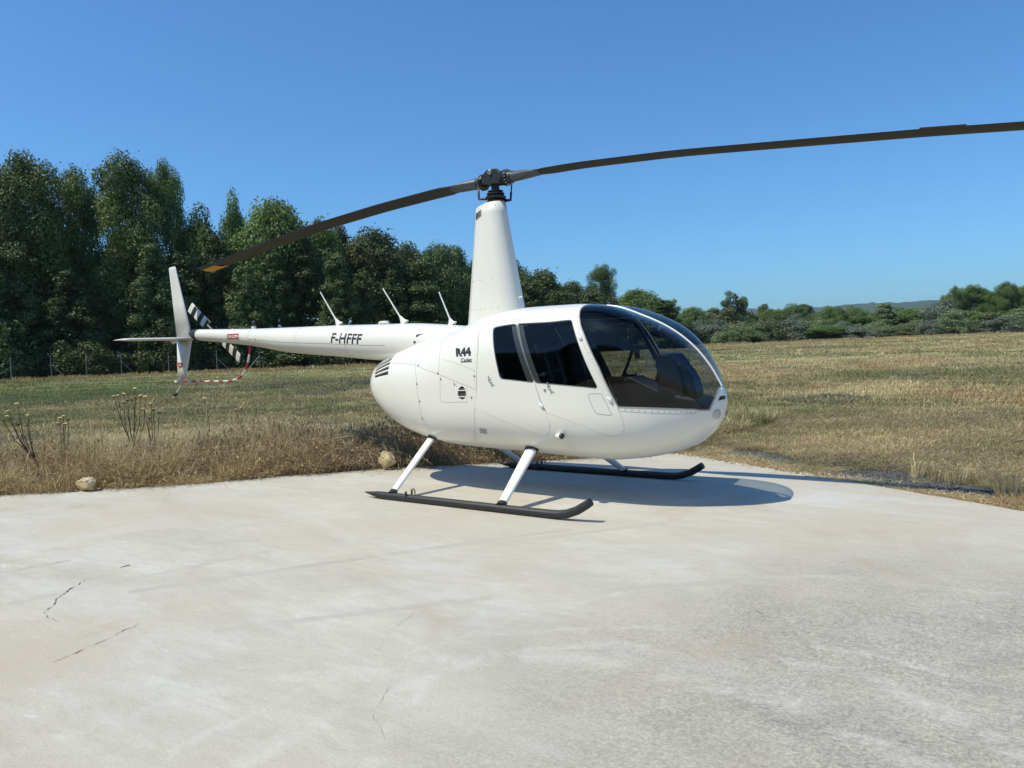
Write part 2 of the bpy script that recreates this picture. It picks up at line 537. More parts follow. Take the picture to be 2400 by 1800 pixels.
def crack(pts, w, jit=.02, parent=pad):
    """a crack in the concrete: a wandering dark groove of uneven width"""
    p = dense(pts, .025, 0, False)
    a = 0.0
    L, Rr = [], []
    for i, q in enumerate(p):
        d = np.array(p[min(i + 1, len(p) - 1)]) - np.array(p[max(i - 1, 0)]); d /= np.linalg.norm(d) + 1e-9
        nn = np.array((-d[1], d[0])); a = a * .8 + rng.normal(0, jit * .5)
        ww = w * .62 * max(.10, .75 + rng.normal(0, .6)) * min(1, 4 * min(i + .4, len(p) - i) / len(p) + .15)
        c = np.array(q) + nn * a
        L.append((*(c + nn * ww / 2), .004)); Rr.append((*(c - nn * ww / 2), .004))
    n = len(p)
    return mk('crack', L + Rr, [(i, i + n, i + n + 1, i + 1) for i in range(n - 1)], M['crack'], parent)


# ------------------------------------------------------------------ helicopter body surface
XS = np.array([-1.845, -1.81, -1.73, -1.55, -1.2, -.8, -.4, 0, .5, 1.0, 1.36, 1.67, 1.9, 2.11, 2.28, 2.36, 2.4, 2.432])
ZT = np.array([1.1, 1.21, 1.305, 1.4, 1.504, 1.606, 1.68, 1.78, 1.84, 1.835, 1.794, 1.685, 1.574, 1.421, 1.226, 1.09, 1.01, .92])
ZB = np.array([1.1, .985, .885, .75, .577, .479, .434, .419, .405, .385, .373, .401, .447, .518, .642, .744, .818, .92])
WD = np.array([0, .15, .25, .375, .49, .563, .607, .63, .644, .65, .639, .597, .517, .4, .265, .145, .075, 0])
ZM = np.array([1.1, 1.1, 1.09, 1.08, 1.06, 1.03, 1, 1, .98, .95, .93, .92, .92, .92, .92, .92, .92, .92])
NU = np.array([2.2, 2.2, 2.2, 2.2, 2.253, 2.158, 2.517, 2.897, 3.068, 3.231, 3.955, 4.287, 4.123, 3.426, 2.783, 2.37, 2.263, 2.251])
NL = np.array([2.0, 1.963, 1.885, 2.176, 2.424, 2.466, 2.685, 2.676, 2.686, 2.735, 2.578, 2.599, 2.612, 2.342, 2.352, 2.321, 2.308, 2.306])


def pchip(xk, yk, x):
    h = np.diff(xk); d = np.diff(yk) / h; m = np.zeros_like(yk)
    m[0], m[-1] = d[0], d[-1]
    for i in range(1, len(xk) - 1):
        if d[i - 1] * d[i] > 0:
            w1 = 2 * h[i] + h[i - 1]; w2 = h[i] + 2 * h[i - 1]; m[i] = (w1 + w2) / (w1 / d[i - 1] + w2 / d[i])
    k = np.clip(np.searchsorted(xk, x) - 1, 0, len(h) - 1); t = (x - xk[k]) / h[k]
    return (yk[k] * (2 * t**3 - 3 * t**2 + 1) + h[k] * m[k] * (t**3 - 2 * t**2 + t) + yk[k + 1] * (-2 * t**3 + 3 * t**2) + h[k] * m[k + 1] * (t**3 - t**2))


BX = np.array([-2, .9, 1.25, 1.6, 2.1, 2.36, 2.44]); BY = np.array([0, 0, .012, .032, .045, 0, 0])
XMID, XHALF = (XS[0] + XS[-1]) / 2, (XS[-1] - XS[0]) / 2
KU, KV = 2.0, .75                     # metres per unit of station angle / section angle


def surf(x, ph):
    """right-hand side of the body; ph = section angle in radians, -90 keel .. 90 roof"""
    x = np.clip(np.asarray(x, float), XS[0], XS[-1]); ph = np.asarray(ph, float)
    zt, zb, w, zm, nu, nl = (pchip(XS, a, x) for a in (ZT, ZB, WD, ZM, NU, NL))
    c, s = np.cos(ph), np.sin(ph)
    up = s >= 0
    n = np.where(up, nu, nl)
    r = (np.abs(c)**n + np.abs(s)**n)**(-1 / n) * np.where(up, 1 + pchip(BX, BY, x) * np.abs(2 * c * s), 1)
    return np.stack([x, -w * r * np.abs(c), zm + np.where(up, zt - zm, zm - zb) * r * s], -1)


def normal(x, ph):
    e = 1e-3
    x = np.clip(np.asarray(x, float), XS[0] + 2e-3, XS[-1] - 2e-3); ph = np.clip(np.asarray(ph, float), -np.pi / 2 + 2e-3, np.pi / 2 - 2e-3)
    a = surf(x + e, ph) - surf(x - e, ph); b = surf(x, ph + e) - surf(x, ph - e)
    n = np.cross(a, b); n /= np.linalg.norm(n, axis=-1, keepdims=True) + 1e-12
    return n


def toU(x): return np.arccos(np.clip((XMID - np.asarray(x, float)) / XHALF, -1, 1)) * KU
def toX(u): return XMID - XHALF * np.cos(np.asarray(u, float) / KU)
def UV(poly): return [(float(toU(x)), R(p) * KV) for x, p in poly]


def offset_poly(poly, d):
    """grow (d>0) or shrink a closed polygon"""
    p = np.array(poly); n = len(p)
    area = sum(p[i][0] * p[(i + 1) % n][1] - p[(i + 1) % n][0] * p[i][1] for i in range(n))
    s = 1 if area > 0 else -1
    out = []
    for i in range(n):
        a, b, c = p[i - 1], p[i], p[(i + 1) % n]
        d1 = (b - a) / (np.linalg.norm(b - a) + 1e-9); d2 = (c - b) / (np.linalg.norm(c - b) + 1e-9)
        n1 = np.array((d1[1], -d1[0])) * s; n2 = np.array((d2[1], -d2[0])) * s
        m = n1 + n2; m /= np.linalg.norm(m) + 1e-9
        out.append(tuple(b + m * d / max(.5, m @ n1)))
    return out


def rounded(poly, r_):
    """rounds the corners of a closed polygon"""
    q = []
    n = len(poly)
    for i in range(n):
        a, b, c = (np.array(poly[j % n]) for j in (i - 1, i, i + 1))
        la, lc = np.linalg.norm(a - b), np.linalg.norm(c - b)
        d = min(r_, la * .45, lc * .45)
        p0 = b + (a - b) / la * d; p1 = b + (c - b) / lc * d
        for t in (0, .25, .5, .75, 1): q.append(tuple(p0 * (1 - t)**2 + 2 * b * t * (1 - t) + p1 * t * t))
    return q


STEP = .045


def patch(outer, holes=()):
    """triangulates outer minus holes, all in (U, V); returns points and triangles"""
    ccw = lambda q: q if sum(q[i][0] * q[(i + 1) % len(q)][1] - q[(i + 1) % len(q)][0] * q[i][1] for i in range(len(q))) > 0 else list(q)[::-1]
    outer = ccw(outer); holes = [ccw(h) for h in holes]
    polys = [dense(outer, STEP)] + [dense(h, STEP * .6) for h in holes]
    v, faces = [], []
    for q in polys:
        faces.append(list(range(len(v), len(v) + len(q)))); v += q
    allb = np.array(v)
    o = np.array(outer)
    gx = np.arange(o[:, 0].min(), o[:, 0].max(), STEP); gy = np.arange(o[:, 1].min(), o[:, 1].max(), STEP)
    X, Y = np.meshgrid(gx, gy); X = X.ravel() + STEP * .3; Y = Y.ravel() + STEP * .3
    k = in_poly(X, Y, outer)
    for h in holes: k &= ~in_poly(X, Y, h)
    pts = np.c_[X, Y][k]
    if len(pts):
        dd = np.full(len(pts), 9.0)
        for c in range(0, len(allb), 200):
            dd = np.minimum(dd, np.sqrt(((pts[:, None] - allb[None, c:c + 200])**2).sum(-1)).min(1))
        pts = pts[dd > STEP * .45]
    v = v + [tuple(q) for q in pts]
    ov, oe, of, _, _, ofo = delaunay_2d_cdt([Vector(q) for q in v], [], faces, 1, 1e-6)
    tri = [f for f, src in zip(of, ofo) if 0 in src and not any(h in src for h in range(1, len(polys)))]
    return np.array([(q.x, q.y) for q in ov]), tri


def orient(P, tris, Nn):
    out = []
    for t in tris:
        a, b, c = P[t[0]], P[t[1]], P[t[2]]
        out.append(t if np.cross(b - a, c - a) @ Nn[t[0]] > 0 else t[::-1])
    return out


def sheet(name, outer, holes, mat, parent, thick=.012, off=0.0, left=False, both=False, inner=None):
    """a panel lying on the body; thick > 0 gives it an inner face and rims"""
    uv, tri = patch(outer, holes)
    x = toX(uv[:, 0]); ph = uv[:, 1] / KV
    P = surf(x, ph); Nn = normal(x, ph)
    P = P + Nn * off
    tri = orient(P, tri, Nn)
    V, F, S, MI = [], [], [], []
    sides = (1, -1) if both else ((-1,) if left else (1,))
    for sd in sides:
        k = np.array((1, sd, 1.0))
        base = len(V); V += list(P * k)
        for t in tri: F.append(tuple(base + i for i in (t if sd > 0 else t[::-1]))); S.append(True); MI.append(0)
        if thick:
            b2 = len(V); V += list((P - Nn * thick) * k)
            for t in tri: F.append(tuple(b2 + i for i in (t[::-1] if sd > 0 else t))); S.append(True); MI.append(1 if inner else 0)
            cnt = {}
            for t in tri:
                for a, b in ((t[0], t[1]), (t[1], t[2]), (t[2], t[0])): cnt[(a, b)] = 1
            for (a, b) in cnt:
                if (b, a) not in cnt:
                    if both and abs(P[a][1]) < 1e-4 and abs(P[b][1]) < 1e-4: continue
                    q = len(V); V += [P[a] * k, P[b] * k, (P[b] - Nn[b] * thick) * k, (P[a] - Nn[a] * thick) * k]
                    F.append((q, q + 3, q + 2, q + 1) if sd > 0 else (q, q + 1, q + 2, q + 3)); S.append(False); MI.append(0)
    o = mk(name, V, F, [mat, inner] if inner else mat, parent, S, MI)
    if both:
        bm = bmesh.new(); bm.from_mesh(o.data)
        vs = [q for q in bm.verts if abs(q.co.y) < 1e-4]
        bmesh.ops.remove_doubles(bm, verts=vs, dist=2e-4); bm.to_mesh(o.data); bm.free()
    return o


def on_body(x, ph_deg, off=0.0, left=False):
    p = surf(x, R(ph_deg)); n = normal(x, R(ph_deg))
    q = p + n * off
    if left: q = q * np.array((1, -1, 1)); n = n * np.array((1, -1, 1))
    return q, n


def ribbon(name, pts, w, mat, parent, off=.0015, left=False, mb=None):
    """a thin seam or strip along a line of (x, degrees) on the body"""
    uv = dense(UV(pts), .02, 0, False)
    x = toX([q[0] for q in uv]); ph = np.array([q[1] for q in uv]) / KV
    P = surf(x, ph); Nn = normal(x, ph); P = P + Nn * off
    T = np.gradient(P, axis=0); B = np.cross(Nn, T); B /= np.linalg.norm(B, axis=1, keepdims=True) + 1e-12
    V = np.r_[P + B * w / 2, P - B * w / 2]
    if left: V = V * np.array((1, -1, 1))
    n = len(P)
    F = [(i, i + 1, i + 1 + n, i + n) for i in range(n - 1)]
    if mb is not None: mb.add(V, F, True); return None
    return mk(name, V, F, mat, parent, True)


def side_y(x, z):
    """y of the right-hand skin at side-view position x, z"""
    zt, zb, w, zm, nu, nl = (float(pchip(XS, a, np.array([x]))[0]) for a in (ZT, ZB, WD, ZM, NU, NL))
    up = z >= zm; h = (zt - zm) if up else (zm - zb); n = nu if up else nl
    s = min(1, abs(z - zm) / h)
    return -w * (1 - s**n)**(1 / n)


# outlines on the body: (station x, section angle)
REAR_DOOR = [(.127, 47.6), (.27, 48.0), (.408, 48.3), (.591, 49.2), (.87, 10.5), (.976, -9.1), (1.011, -22.9), (.992, -27.8), (.937, -32.0), (.895, -32.6), (.711, -27.5), (.313, -16.9), (.13, -12.0), (.172, 4.1), (.18, 31.1)]
FRONT_DOOR = [(.591, 49.2), (.75, 49.3), (.915, 49.1), (1.265, 47.7), (1.354, 35.3), (1.539, 18.1), (1.689, -2.0), (1.724, -12.0), (1.736, -20.9), (1.722, -25.3), (1.68, -29.0), (1.626, -29.8), (1.587, -28.5), (1.342, -19.1), (.991, -10.3), (.87, 10.5)]
WIN_REAR = [(.316, 43.9), (.585, 45.0), (.864, 10.6), (.472, 11.8)]
WIN_FRONT = [(.600, 45.0), (1.222, 44.7), (1.523, 9.8), (.878, 10.5)]
WSHIELD = [(1.225, 90.0), (1.228, 77.7), (1.238, 64.2), (1.243, 59.2), (1.256, 53.8), (1.295, 46.9), (1.343, 40.8), (1.401, 35.5), (1.541, 21.4), (1.700, -2.0), (1.815, -2.7), (1.934, -3.7), (2.046, -5.0), (2.153, -6.9), (2.255, -10.4), (2.341, -18.9), (2.356, -6.5), (2.369, 9.6), (2.379, 30.9), (2.383, 60.8), (2.385, 90.0)]

helicopter = empty('helicopter')
tag(helicopter, 'white four seat helicopter with two black main rotor blades parked on the concrete pad', 'helicopter')
H = helicopter

dr, df = UV(REAR_DOOR), UV(FRONT_DOOR)
wr, wf = rounded(UV(WIN_REAR), .03), rounded(UV(WIN_FRONT), .03)
wsh = UV(WSHIELD)
VENT = [(-.022 + .056 * math.cos(a), 1.2 + 5.3 * math.sin(a)) for a in np.linspace(0, 2 * np.pi, 20, endpoint=False)]
LOUVER = [(-1.60, 47.0), (-1.291, 57.5), (-1.203, 18.4), (-1.515, 15.2)]
GAP = .0013
body_out = [(1e-4, -math.pi / 2 * KV), (math.pi * KU - 1e-4, -math.pi / 2 * KV), (math.pi * KU - 1e-4, math.pi / 2 * KV), (1e-4, math.pi / 2 * KV)]


def slats(poly, n, frac):
    """n slots across a four-cornered field; the slots' outlines"""
    a, b, c, d = (np.array(q) for q in poly)     # top-left, top-right, bottom-right, bottom-left
    out = []
    for i in range(n):
        t0, t1 = (i + .5 - frac / 2) / n, (i + .5 + frac / 2) / n
        out.append([tuple(a + (d - a) * t0), tuple(b + (c - b) * t0), tuple(b + (c - b) * t1), tuple(a + (d - a) * t1)])
    return out


slots = [UV(s_) for s_ in slats(LOUVER, 5, .70)]
shell_holes = [offset_poly(dr, GAP), offset_poly(df, GAP)]
# the two door outlines share an edge: cut one combined opening
both_doors = REAR_DOOR[:3] + FRONT_DOOR[:15] + REAR_DOOR[5:]
hole_doors = offset_poly(UV(both_doors), GAP)
vent = UV(VENT)
shell = sheet('fuselage', body_out, [hole_doors, wsh, vent] + slots, M['white'], H, .010, 0, both=True, inner=M['lining'])
for left in (False, True):
    rd = sheet('rear_door', offset_poly(dr, -GAP), [wr], M['white'], H, .012, 0, left, inner=M['lining'])
    fd = sheet('front_door', offset_poly(df, -GAP), [wf], M['white'], H, .012, 0, left, inner=M['lining'])
    sheet('window', offset_poly(wr, .006), [], M['side'], rd, 0, .0015, left)
    sheet('window', offset_poly(wf, .006), [], M['side'], fd, 0, .0015, left)
    # dark frame band behind the glass along the meeting edges of the two doors
    sheet('window_frame', UV([(.520, 45.6), (.588, 45.9), (.868, 10.0), (.785, 10.4)]), [], M['frame_grey'], rd, 0, -.012, left)
    sheet('window_frame', UV([(.597, 45.9), (.655, 45.8), (.935, 10.0), (.876, 10.0)]), [], M['frame_grey'], fd, 0, -.012, left)
    ws = sheet('windshield', offset_poly(wsh, 0.0), [], M['wind'], H, 0, .001, left)
    # dark sealing edge of the windshield
    ribbon('edge_seal', WSHIELD[1:20], .012, M['seam'], ws, .0025, left)

    def pin(parent, kind, x, ph):
        q, n = on_body(x, ph, 0, left)
        mb = MB()
        if kind == 'handle':
            mb.lathe(q, n, [(0, .012), (.012, .011), (.016, .006)], 12)
            t = np.array((-.25, 0, 1.0)); t -= n * (t @ n); t /= np.linalg.norm(t)
            mb.tube([q + n * .018 - t * .012, q + n * .020 + t * .03, q + n * .014 + t * .055], [.007, .006, .005], 8)
            mb.tube([q + n * .018, q + n * .018 + np.array((.035, 0, -.006))], [.005, .004], 8)
            o = mb.build('handle', M['screw'], parent)
        elif kind == 'lock':
            mb.lathe(q, n, [(0, .013), (.006, .012), (.007, .004)], 14)
            o = mb.build('lock', M['screw'], parent)
        else:
            t = np.array((1.0, 0, -.75)); t -= n * (t @ n); t /= np.linalg.norm(t)
            b = np.cross(n, t)
            mb.tube([q - t * .028 + n * .003, q + t * .014 + n * .010, q + t * .034 + n * .004], [.004, .013, .006], 8)
            mb.lathe(q + t * .012 - b * .016 + n * .006, b, [(0, .007), (.032, .007)], 8)
            o = mb.build('hinge', M['white_leg'], parent)
        return fix_normals(o)

    pin(rd, 'handle', .351, 9.7); pin(fd, 'handle', 1.035, 7.8); pin(fd, 'lock', .983, 6.4)
    pin(rd, 'hinge', .936, -3.8); pin(fd, 'hinge', 1.352, 34.9); pin(fd, 'hinge', 1.623, 3.6)
    # access outline on the front door
    oval = [(1.431, 4.8), (1.448, 6.3), (1.551, 6.5), (1.598, .5), (1.64, -9.0), (1.614, -9.7), (1.51, -8.6), (1.484, -6.5), (1.431, 4.8)]
    ribbon('vent_outline', oval, .0045, M['seam'], fd, .001, left)
    # strip of screws along the door post
    # engine cowl seams
    for line in ([(-1.206, 36.0), (-.749, 27.9), (-.759, 37.9)], [(-.747, 27.3), (-.35, 17.2), (-.085, 9.6), (.165, 4.2)],
                 [(-.741, 26.0), (-.691, 14.2), (-.657, -7.4), (-.649, -26.4)], [(-.423, 50.1), (-.393, 40.2), (-.361, 28.2), (-.342, 17.6)],
                 [(.13, -12.0), (.104, -26.3), (.014, -45.1)], [(-.323, 15.2), (-.326, -6.9), (-.096, -7.3), (-.089, 8.0)],
                 [(1.70, -5.8), (1.9, -8.4), (2.1, -11.9), (2.26, -17.0)], [(-.649, -26.4), (-.60, -41)]):
        ribbon('panel_seam', line, .003, M['seam'], shell, .0008, left)
    for line in ([(-.323, 28.9), (.162, 16.4)], [(.165, 4.2), (.18, 22), (.17, 32), (.10, 47)]):
        ribbon('panel_seam', line, .002, M['seam'], shell, .0008, left)
    # rivets and screws
    rv = MB()
    def rivets(line, d, r_=.0042):
        for u, v in dense(UV(line), d, 0, False):
            q, n = on_body(float(toX(u)), math.degrees(v / KV), 0, left)
            rv.lathe(q, n, [(0, r_), (.0022, r_ * .7)], 6)
    rivets([(1.70, -3.6), (1.86, -6.0), (2.05, -8.9), (2.2, -12.4), (2.29, -16.5)], .062, .006)
    rivets([(1.275, 47.5), (1.33, 39.5), (1.45, 28.0), (1.55, 18.8), (1.685, 0)], .055, .004)
    rivets([(.165, 4.2), (.185, 22), (.175, 32), (.105, 47)], .045, .003)
    rivets([(.14, 4.8), (.16, 22), (.15, 32)], .06, .003)
    rivets([(-.35, 16.6), (-.085, 9.0), (.165, 3.6)], .05, .003)
    rivets([(-.74, 26.5), (-.37, 18.2)], .12, .003)
    rivets([(.13, -12.0), (.711, -28.6), (.895, -34)], .10, .003)
    rivets([(.10, -27), (.014, -45)], .08, .003)
    rivets([(1.0, -25), (1.02, -18)], .03, .003); rivets([(1.06, -24), (1.07, -19)], .03, .003)
    rivets([(.55, -30), (.58, -48)], .05, .003)
    rv.build('rivets', M['screw'], shell)['kind'] = 'stuff'
    for x, ph in ((-.696, 26.9), (-.359, 17.8), (.147, 13.2), (-.313, 13.0), (-.12, 8.2), (-.677, 8.7), (-.645, -8.5), (-.65, -26.6), (.101, -2.0)):
        q, n = on_body(x, ph, 0, left)
        MB().lathe(q, n, [(0, .011), (.004, .010), (.0045, .003)], 12).build('fastener', M['screw'], shell)
    # round cooling opening: dark duct, two white bars and the flange plate
    q, n = on_body(-.022, 1.2, -.05, left)
    vt = MB().lathe(q, n, [(0, .062), (.042, .058)], 20).build('cooling_vent', M['louver_dark'], shell)
    for dz in (.031, -.030):
        MB().tube([q + n * .052 + np.array((-.052, 0, dz)), q + n * .052 + np.array((.052, 0, dz))], .0042, 8).build('bar', M['white_leg'], vt)
    pl = [(-.030 + a * .064, b) for a, b in ((-1, 5.6), (1.2, 5.4), (1.1, -6.6), (-1, -6.2))]
    sheet('flange', UV(pl), [vent], M['white'], vt, .003, .003, left)
    # wall behind the louvre
    lou = sheet('louver', offset_poly(UV(LOUVER), .01), [], M['louver_dark'], shell, 0, -.03, left)
    sheet('placard', UV([(.141, -30.9), (.235, -31.0), (.217, -36.6), (.126, -36.3)]), [], M['grey_plate'], shell, 0, .001, left)
    # position light on the lower side
    q, n = on_body(1.115, -29.2, 0, left)
    t = np.array((.80, 0, .12))
    nl_ = MB().tube([q - t * .075 - n * .01, q - t * .03 + n * .026, q + t * .022 + n * .034], [.010, .027, .033], 14, flat=.85).build('position_light', M['white'], H)
    MB().lathe(q + t * .022 + n * .034, t, [(0, .030), (.012, .027), (.024, .017), (.030, .004)], 14).build('lens', M['hub'], nl_)

# centre strip of the windshield
xs = np.linspace(1.28, 2.385, 60)
top = surf(xs, np.full_like(xs, np.pi / 2)); top[:, 1] = 0
tg_ = np.gradient(top, axis=0); tg_ /= np.linalg.norm(tg_, axis=1, keepdims=True)
up = np.c_[-tg_[:, 2], np.zeros(len(xs)), tg_[:, 0]]
V, F = [], []
prof = [(-.017, .0), (-.015, .006), (-.005, .009), (.005, .009), (.015, .006), (.017, .0)]
for p_, u_ in zip(top, up):
    V += [p_ + u_ * h + np.array((0, y_, 0)) for y_, h in prof]
for i in range(len(xs) - 1):
    for k in range(5): F.append((i * 6 + k, i * 6 + k + 1, i * 6 + 7 + k, i * 6 + 6 + k))
fix_normals(mk('windshield_strip', V, F, M['white'], H, True))
# small bracket at the foot of the strip, air inlet and landing lights in the nose
MB().box((2.388, -.004, 1.02), (.02, .05, .022), Matrix.Rotation(R(-18), 3, 'Y')).build('strip_bracket', M['white_leg'], H)
qa = [on_body(x, p, .002)[0] for x, p in ((2.396, 24.4), (2.4135, 52), (2.4215, 30), (2.387, 2.0))]
inl = qa + [q * np.array((1, -1, 1)) for q in qa]
mk('nose_inlet', inl, [(0, 1, 2, 3), (7, 6, 5, 4), (1, 5, 6, 2)], M['black'], H)
for sd in (-1, 1):
    c0, n0 = on_body(2.372, -42.0, 0, sd > 0)
    ax_ = n0 * .9 + np.array((.25, 0, 0)); ax_ /= np.linalg.norm(ax_)
    ll = MB().lathe(c0 - ax_ * .02, ax_, [(0, .02), (.010, .046), (.017, .051), (.019, .048)], 22).build('landing_light', M['white_leg'], H)
    MB().lathe(c0 + ax_ * .004, ax_, [(-.004, .008), (.002, .036), (.003, .043)], 22).build('reflector', M['lamp'], ll)
    MB().lathe(c0 + ax_ * .010, ax_, [(.000, .046), (.008, .034), (.012, .004)], 22).build('lens', M['clear'], ll)
# landing light surround lines down the nose
ribbon('panel_seam', [(2.372, -75), (2.345, -80), (2.22, -84), (2.05, -86)], .002, M['seam'], shell)

# ------------------------------------------------------------------ cabin
inter = empty('cabin_interior', (0, 0, 0), H)
# rear bulkhead follows the body section
ph = np.linspace(-np.pi / 2, np.pi / 2, 30)


def bulkhead(x, name, zlo=-9):
    s_ = surf(np.full(30, x), ph); s_[:, 2] = np.maximum(s_[:, 2], zlo)
    c_ = np.array((0, 0, float(pchip(XS, ZM, np.array([x]))[0])))
    a = c_ + (s_ - c_) * .965
    v = [tuple(q) for q in a] + [(q[0], -q[1], q[2]) for q in a[::-1]]
    n = len(v)
    v2 = [(q[0] - .03, q[1], q[2]) for q in v]
    return fix_normals(mk(name, v + v2, [tuple(range(n)), tuple(range(2 * n - 1, n - 1, -1))] + [(i, (i + 1) % n, n + (i + 1) % n, n + i) for i in range(n)], M['lining'], inter))


bulkhead(.22, 'bulkhead')
fl = MB()
fp = [(x, z) for x, z in ((.2, .50), (2.22, .50), (2.28, .62), (2.0, .74), (.2, .74))]
fl.prism([(.24, .56), (1.7, .56), (1.95, .60), (1.95, .66), (.24, .66)], -.40, .40)
fix_normals(fl.build('cabin_floor', M['lining'], inter))
for (x0, y0) in ((.98, -.28), (.98, .28), (.52, -.28), (.52, .28)):
    st = empty('seat', (x0, y0, 0), inter)
    bevel(fix_normals(MB().prism([(-.10, .66), (.42, .66), (.42, .82), (-.08, .78)], -.21, .21).build('cushion', M['seat'], st)), .03)
    bevel(fix_normals(MB().prism([(-.20, .72), (-.06, .76), (-.17, 1.36), (-.20, 1.47), (-.27, 1.47), (-.30, 1.30)], -.20, .20).build('backrest', M['seat'], st)), .035, 3)
# centre console, instrument pod and hood
con = fix_normals(MB().prism([(1.40, .64), (1.42, 1.00), (1.50, 1.13), (1.56, 1.145), (2.05, .93), (2.05, .62)], -.13, .13).build('console', M['panel'], inter)); bevel(con, .02)
pod = fix_normals(MB().prism([(1.85, .84), (1.845, 1.315), (1.875, 1.35), (1.96, 1.335), (2.02, 1.27), (2.05, 1.19), (2.08, 1.08), (2.10, .90), (2.05, .78)], -.16, .16).build('instrument_pod', M['panel'], inter)); bevel(pod, .03, 3)
hood = fix_normals(MB().prism([(1.98, 1.0), (1.99, 1.265), (2.05, 1.25), (2.11, 1.19), (2.155, 1.11), (2.18, 1.0), (2.18, .9), (2.05, .86)], -.10, .10).build('hood', M['panel'], inter)); bevel(hood, .03, 3)
for yy in (-.11, 0, .11):
    for zz in (1.25, 1.13):
        MB().lathe((1.842, yy, zz), (-1, 0, -.08), [(0, .045), (.008, .045), (.008, .038)], 20).build('gauge', M['hub'], pod)
bevel(fix_normals(MB().prism([(1.98, .62), (2.02, .98), (2.22, .95), (2.29, .87), (2.2, .62)], -.2, .2).build('glare_shelf', M['panel'], inter)), .02)
cyc = MB()
cyc.tube([(1.36, .0, .70), (1.38, .0, 1.02), (1.408, .0, 1.117), (1.46, .0, 1.22), (1.55, .0, 1.43)], [.02, .018, .015, .014, .015], 10)
cyc.tube([(1.43, .0, 1.15), (1.56, .0, 1.155)], [.022, .020], 10)
cyc.tube([(1.58, -.012, 1.39), (1.585, -.012, 1.30)], [.03, .022], 10)
cyc.build('control_stick', M['panel'], inter)
bevel(fix_normals(MB().box((1.935, -.06, 1.515), (.15, .13, .06), Matrix.Rotation(R(30), 3, 'Y')).build('compass', M['panel'], inter)), .02, 3)
bevel(fix_normals(MB().box((1.86, -.06, 1.56), (.05, .07, .05), Matrix.Rotation(R(35), 3, 'Y')).build('compass_mount', M['metal'], inter)), .008)
# seat belts
for yy in (-.20, -.40, .20):
    MB().tube([(.78, yy, 1.44), (.86, yy, 1.25), (.94, yy * .95, .95), (1.02, yy * .9, .82)], [.022] * 4, 6, flat=.15, up=(1, 0, 0)).build('seat_belt', M['hub'], inter)

# ------------------------------------------------------------------ tail boom
BOOM = [(-5.58, 1.822, .080), (-4.3, 1.735, .116), (-3.4, 1.662, .166), (-2.5, 1.616, .193), (-1.9, 1.580, .209), (-1.2, 1.545, .222), (-.8, 1.50, .235), (-.35, 1.44, .25)]
BXs = np.array([b[0] for b in BOOM]); BZs = np.array([b[1] for b in BOOM]); BRs = np.array([b[2] for b in BOOM])


def boom_c(x): return float(np.interp(x, BXs, BZs)), float(np.interp(x, BXs, BRs))


bx = np.linspace(-5.58, -.35, 60)
tb = MB(); ring = 36; V = []; F = []
bz = pchip(BXs, BZs, bx); br = pchip(BXs, BRs, bx)
for x, z, r_ in zip(bx, bz, br):
    V += [(x, r_ * math.cos(a), z + r_ * math.sin(a)) for a in np.linspace(0, 2 * np.pi, ring, endpoint=False)]
for i in range(len(bx) - 1):
    for k in range(ring): F.append((i * ring + k, i * ring + (k + 1) % ring, (i + 1) * ring + (k + 1) % ring, (i + 1) * ring + k))
F.append(tuple(range(ring))[::-1])
boom = fix_normals(mk('tail_boom', V, F, M['white'], H, [True] * (len(F) - 1) + [False]))


def boom_pt(x, a, off=0.0):
    z, r_ = float(pchip(BXs, BZs, np.array([x]))[0]), float(pchip(BXs, BRs, np.array([x]))[0])
    return np.array((x, -(r_ + off) * math.cos(a), z + (r_ + off) * math.sin(a)))


# seam line along the boom, joint rings
for line, w in ((([(x, R(-8)) for x in np.linspace(-4.2, -1.5, 30)]), .004), ([(-4.22, R(a)) for a in range(-80, 90, 8)], .002), ([(-3.15, R(a)) for a in range(-80, 90, 8)], .0015), ([(-2.2, R(a)) for a in range(-80, 90, 8)], .002)):
    P = [boom_pt(x, a, .001) for x, a in line]
    MB().tube(P, w / 2, 5).build('panel_seam', M['seam'], boom)
# flush air inlet on the boom shoulder
P = [boom_pt(-1.045, R(3), .003), boom_pt(-1.01, R(3), .003), boom_pt(-.985, R(25), .003), boom_pt(-.90, R(33), .003), boom_pt(-1.01, R(28), .003)]
mk('air_inlet', P, [(0, 1, 2, 4), (4, 2, 3)], M['black'], boom)
# strobe beacon
zb_ = boom_c(-4.24)[0] + boom_c(-4.24)[1]
bc = MB().lathe((-4.24, 0, zb_ - .02), (0, 0, 1), [(0, .034), (.05, .030), (.052, .028)], 16).build('beacon', M['white'], boom)
MB().lathe((-4.24, 0, zb_ + .032), (0, 0, 1), [(0, .026), (.055, .025), (.066, .018), (.070, .004)], 16).build('lens', M['hub'], bc)
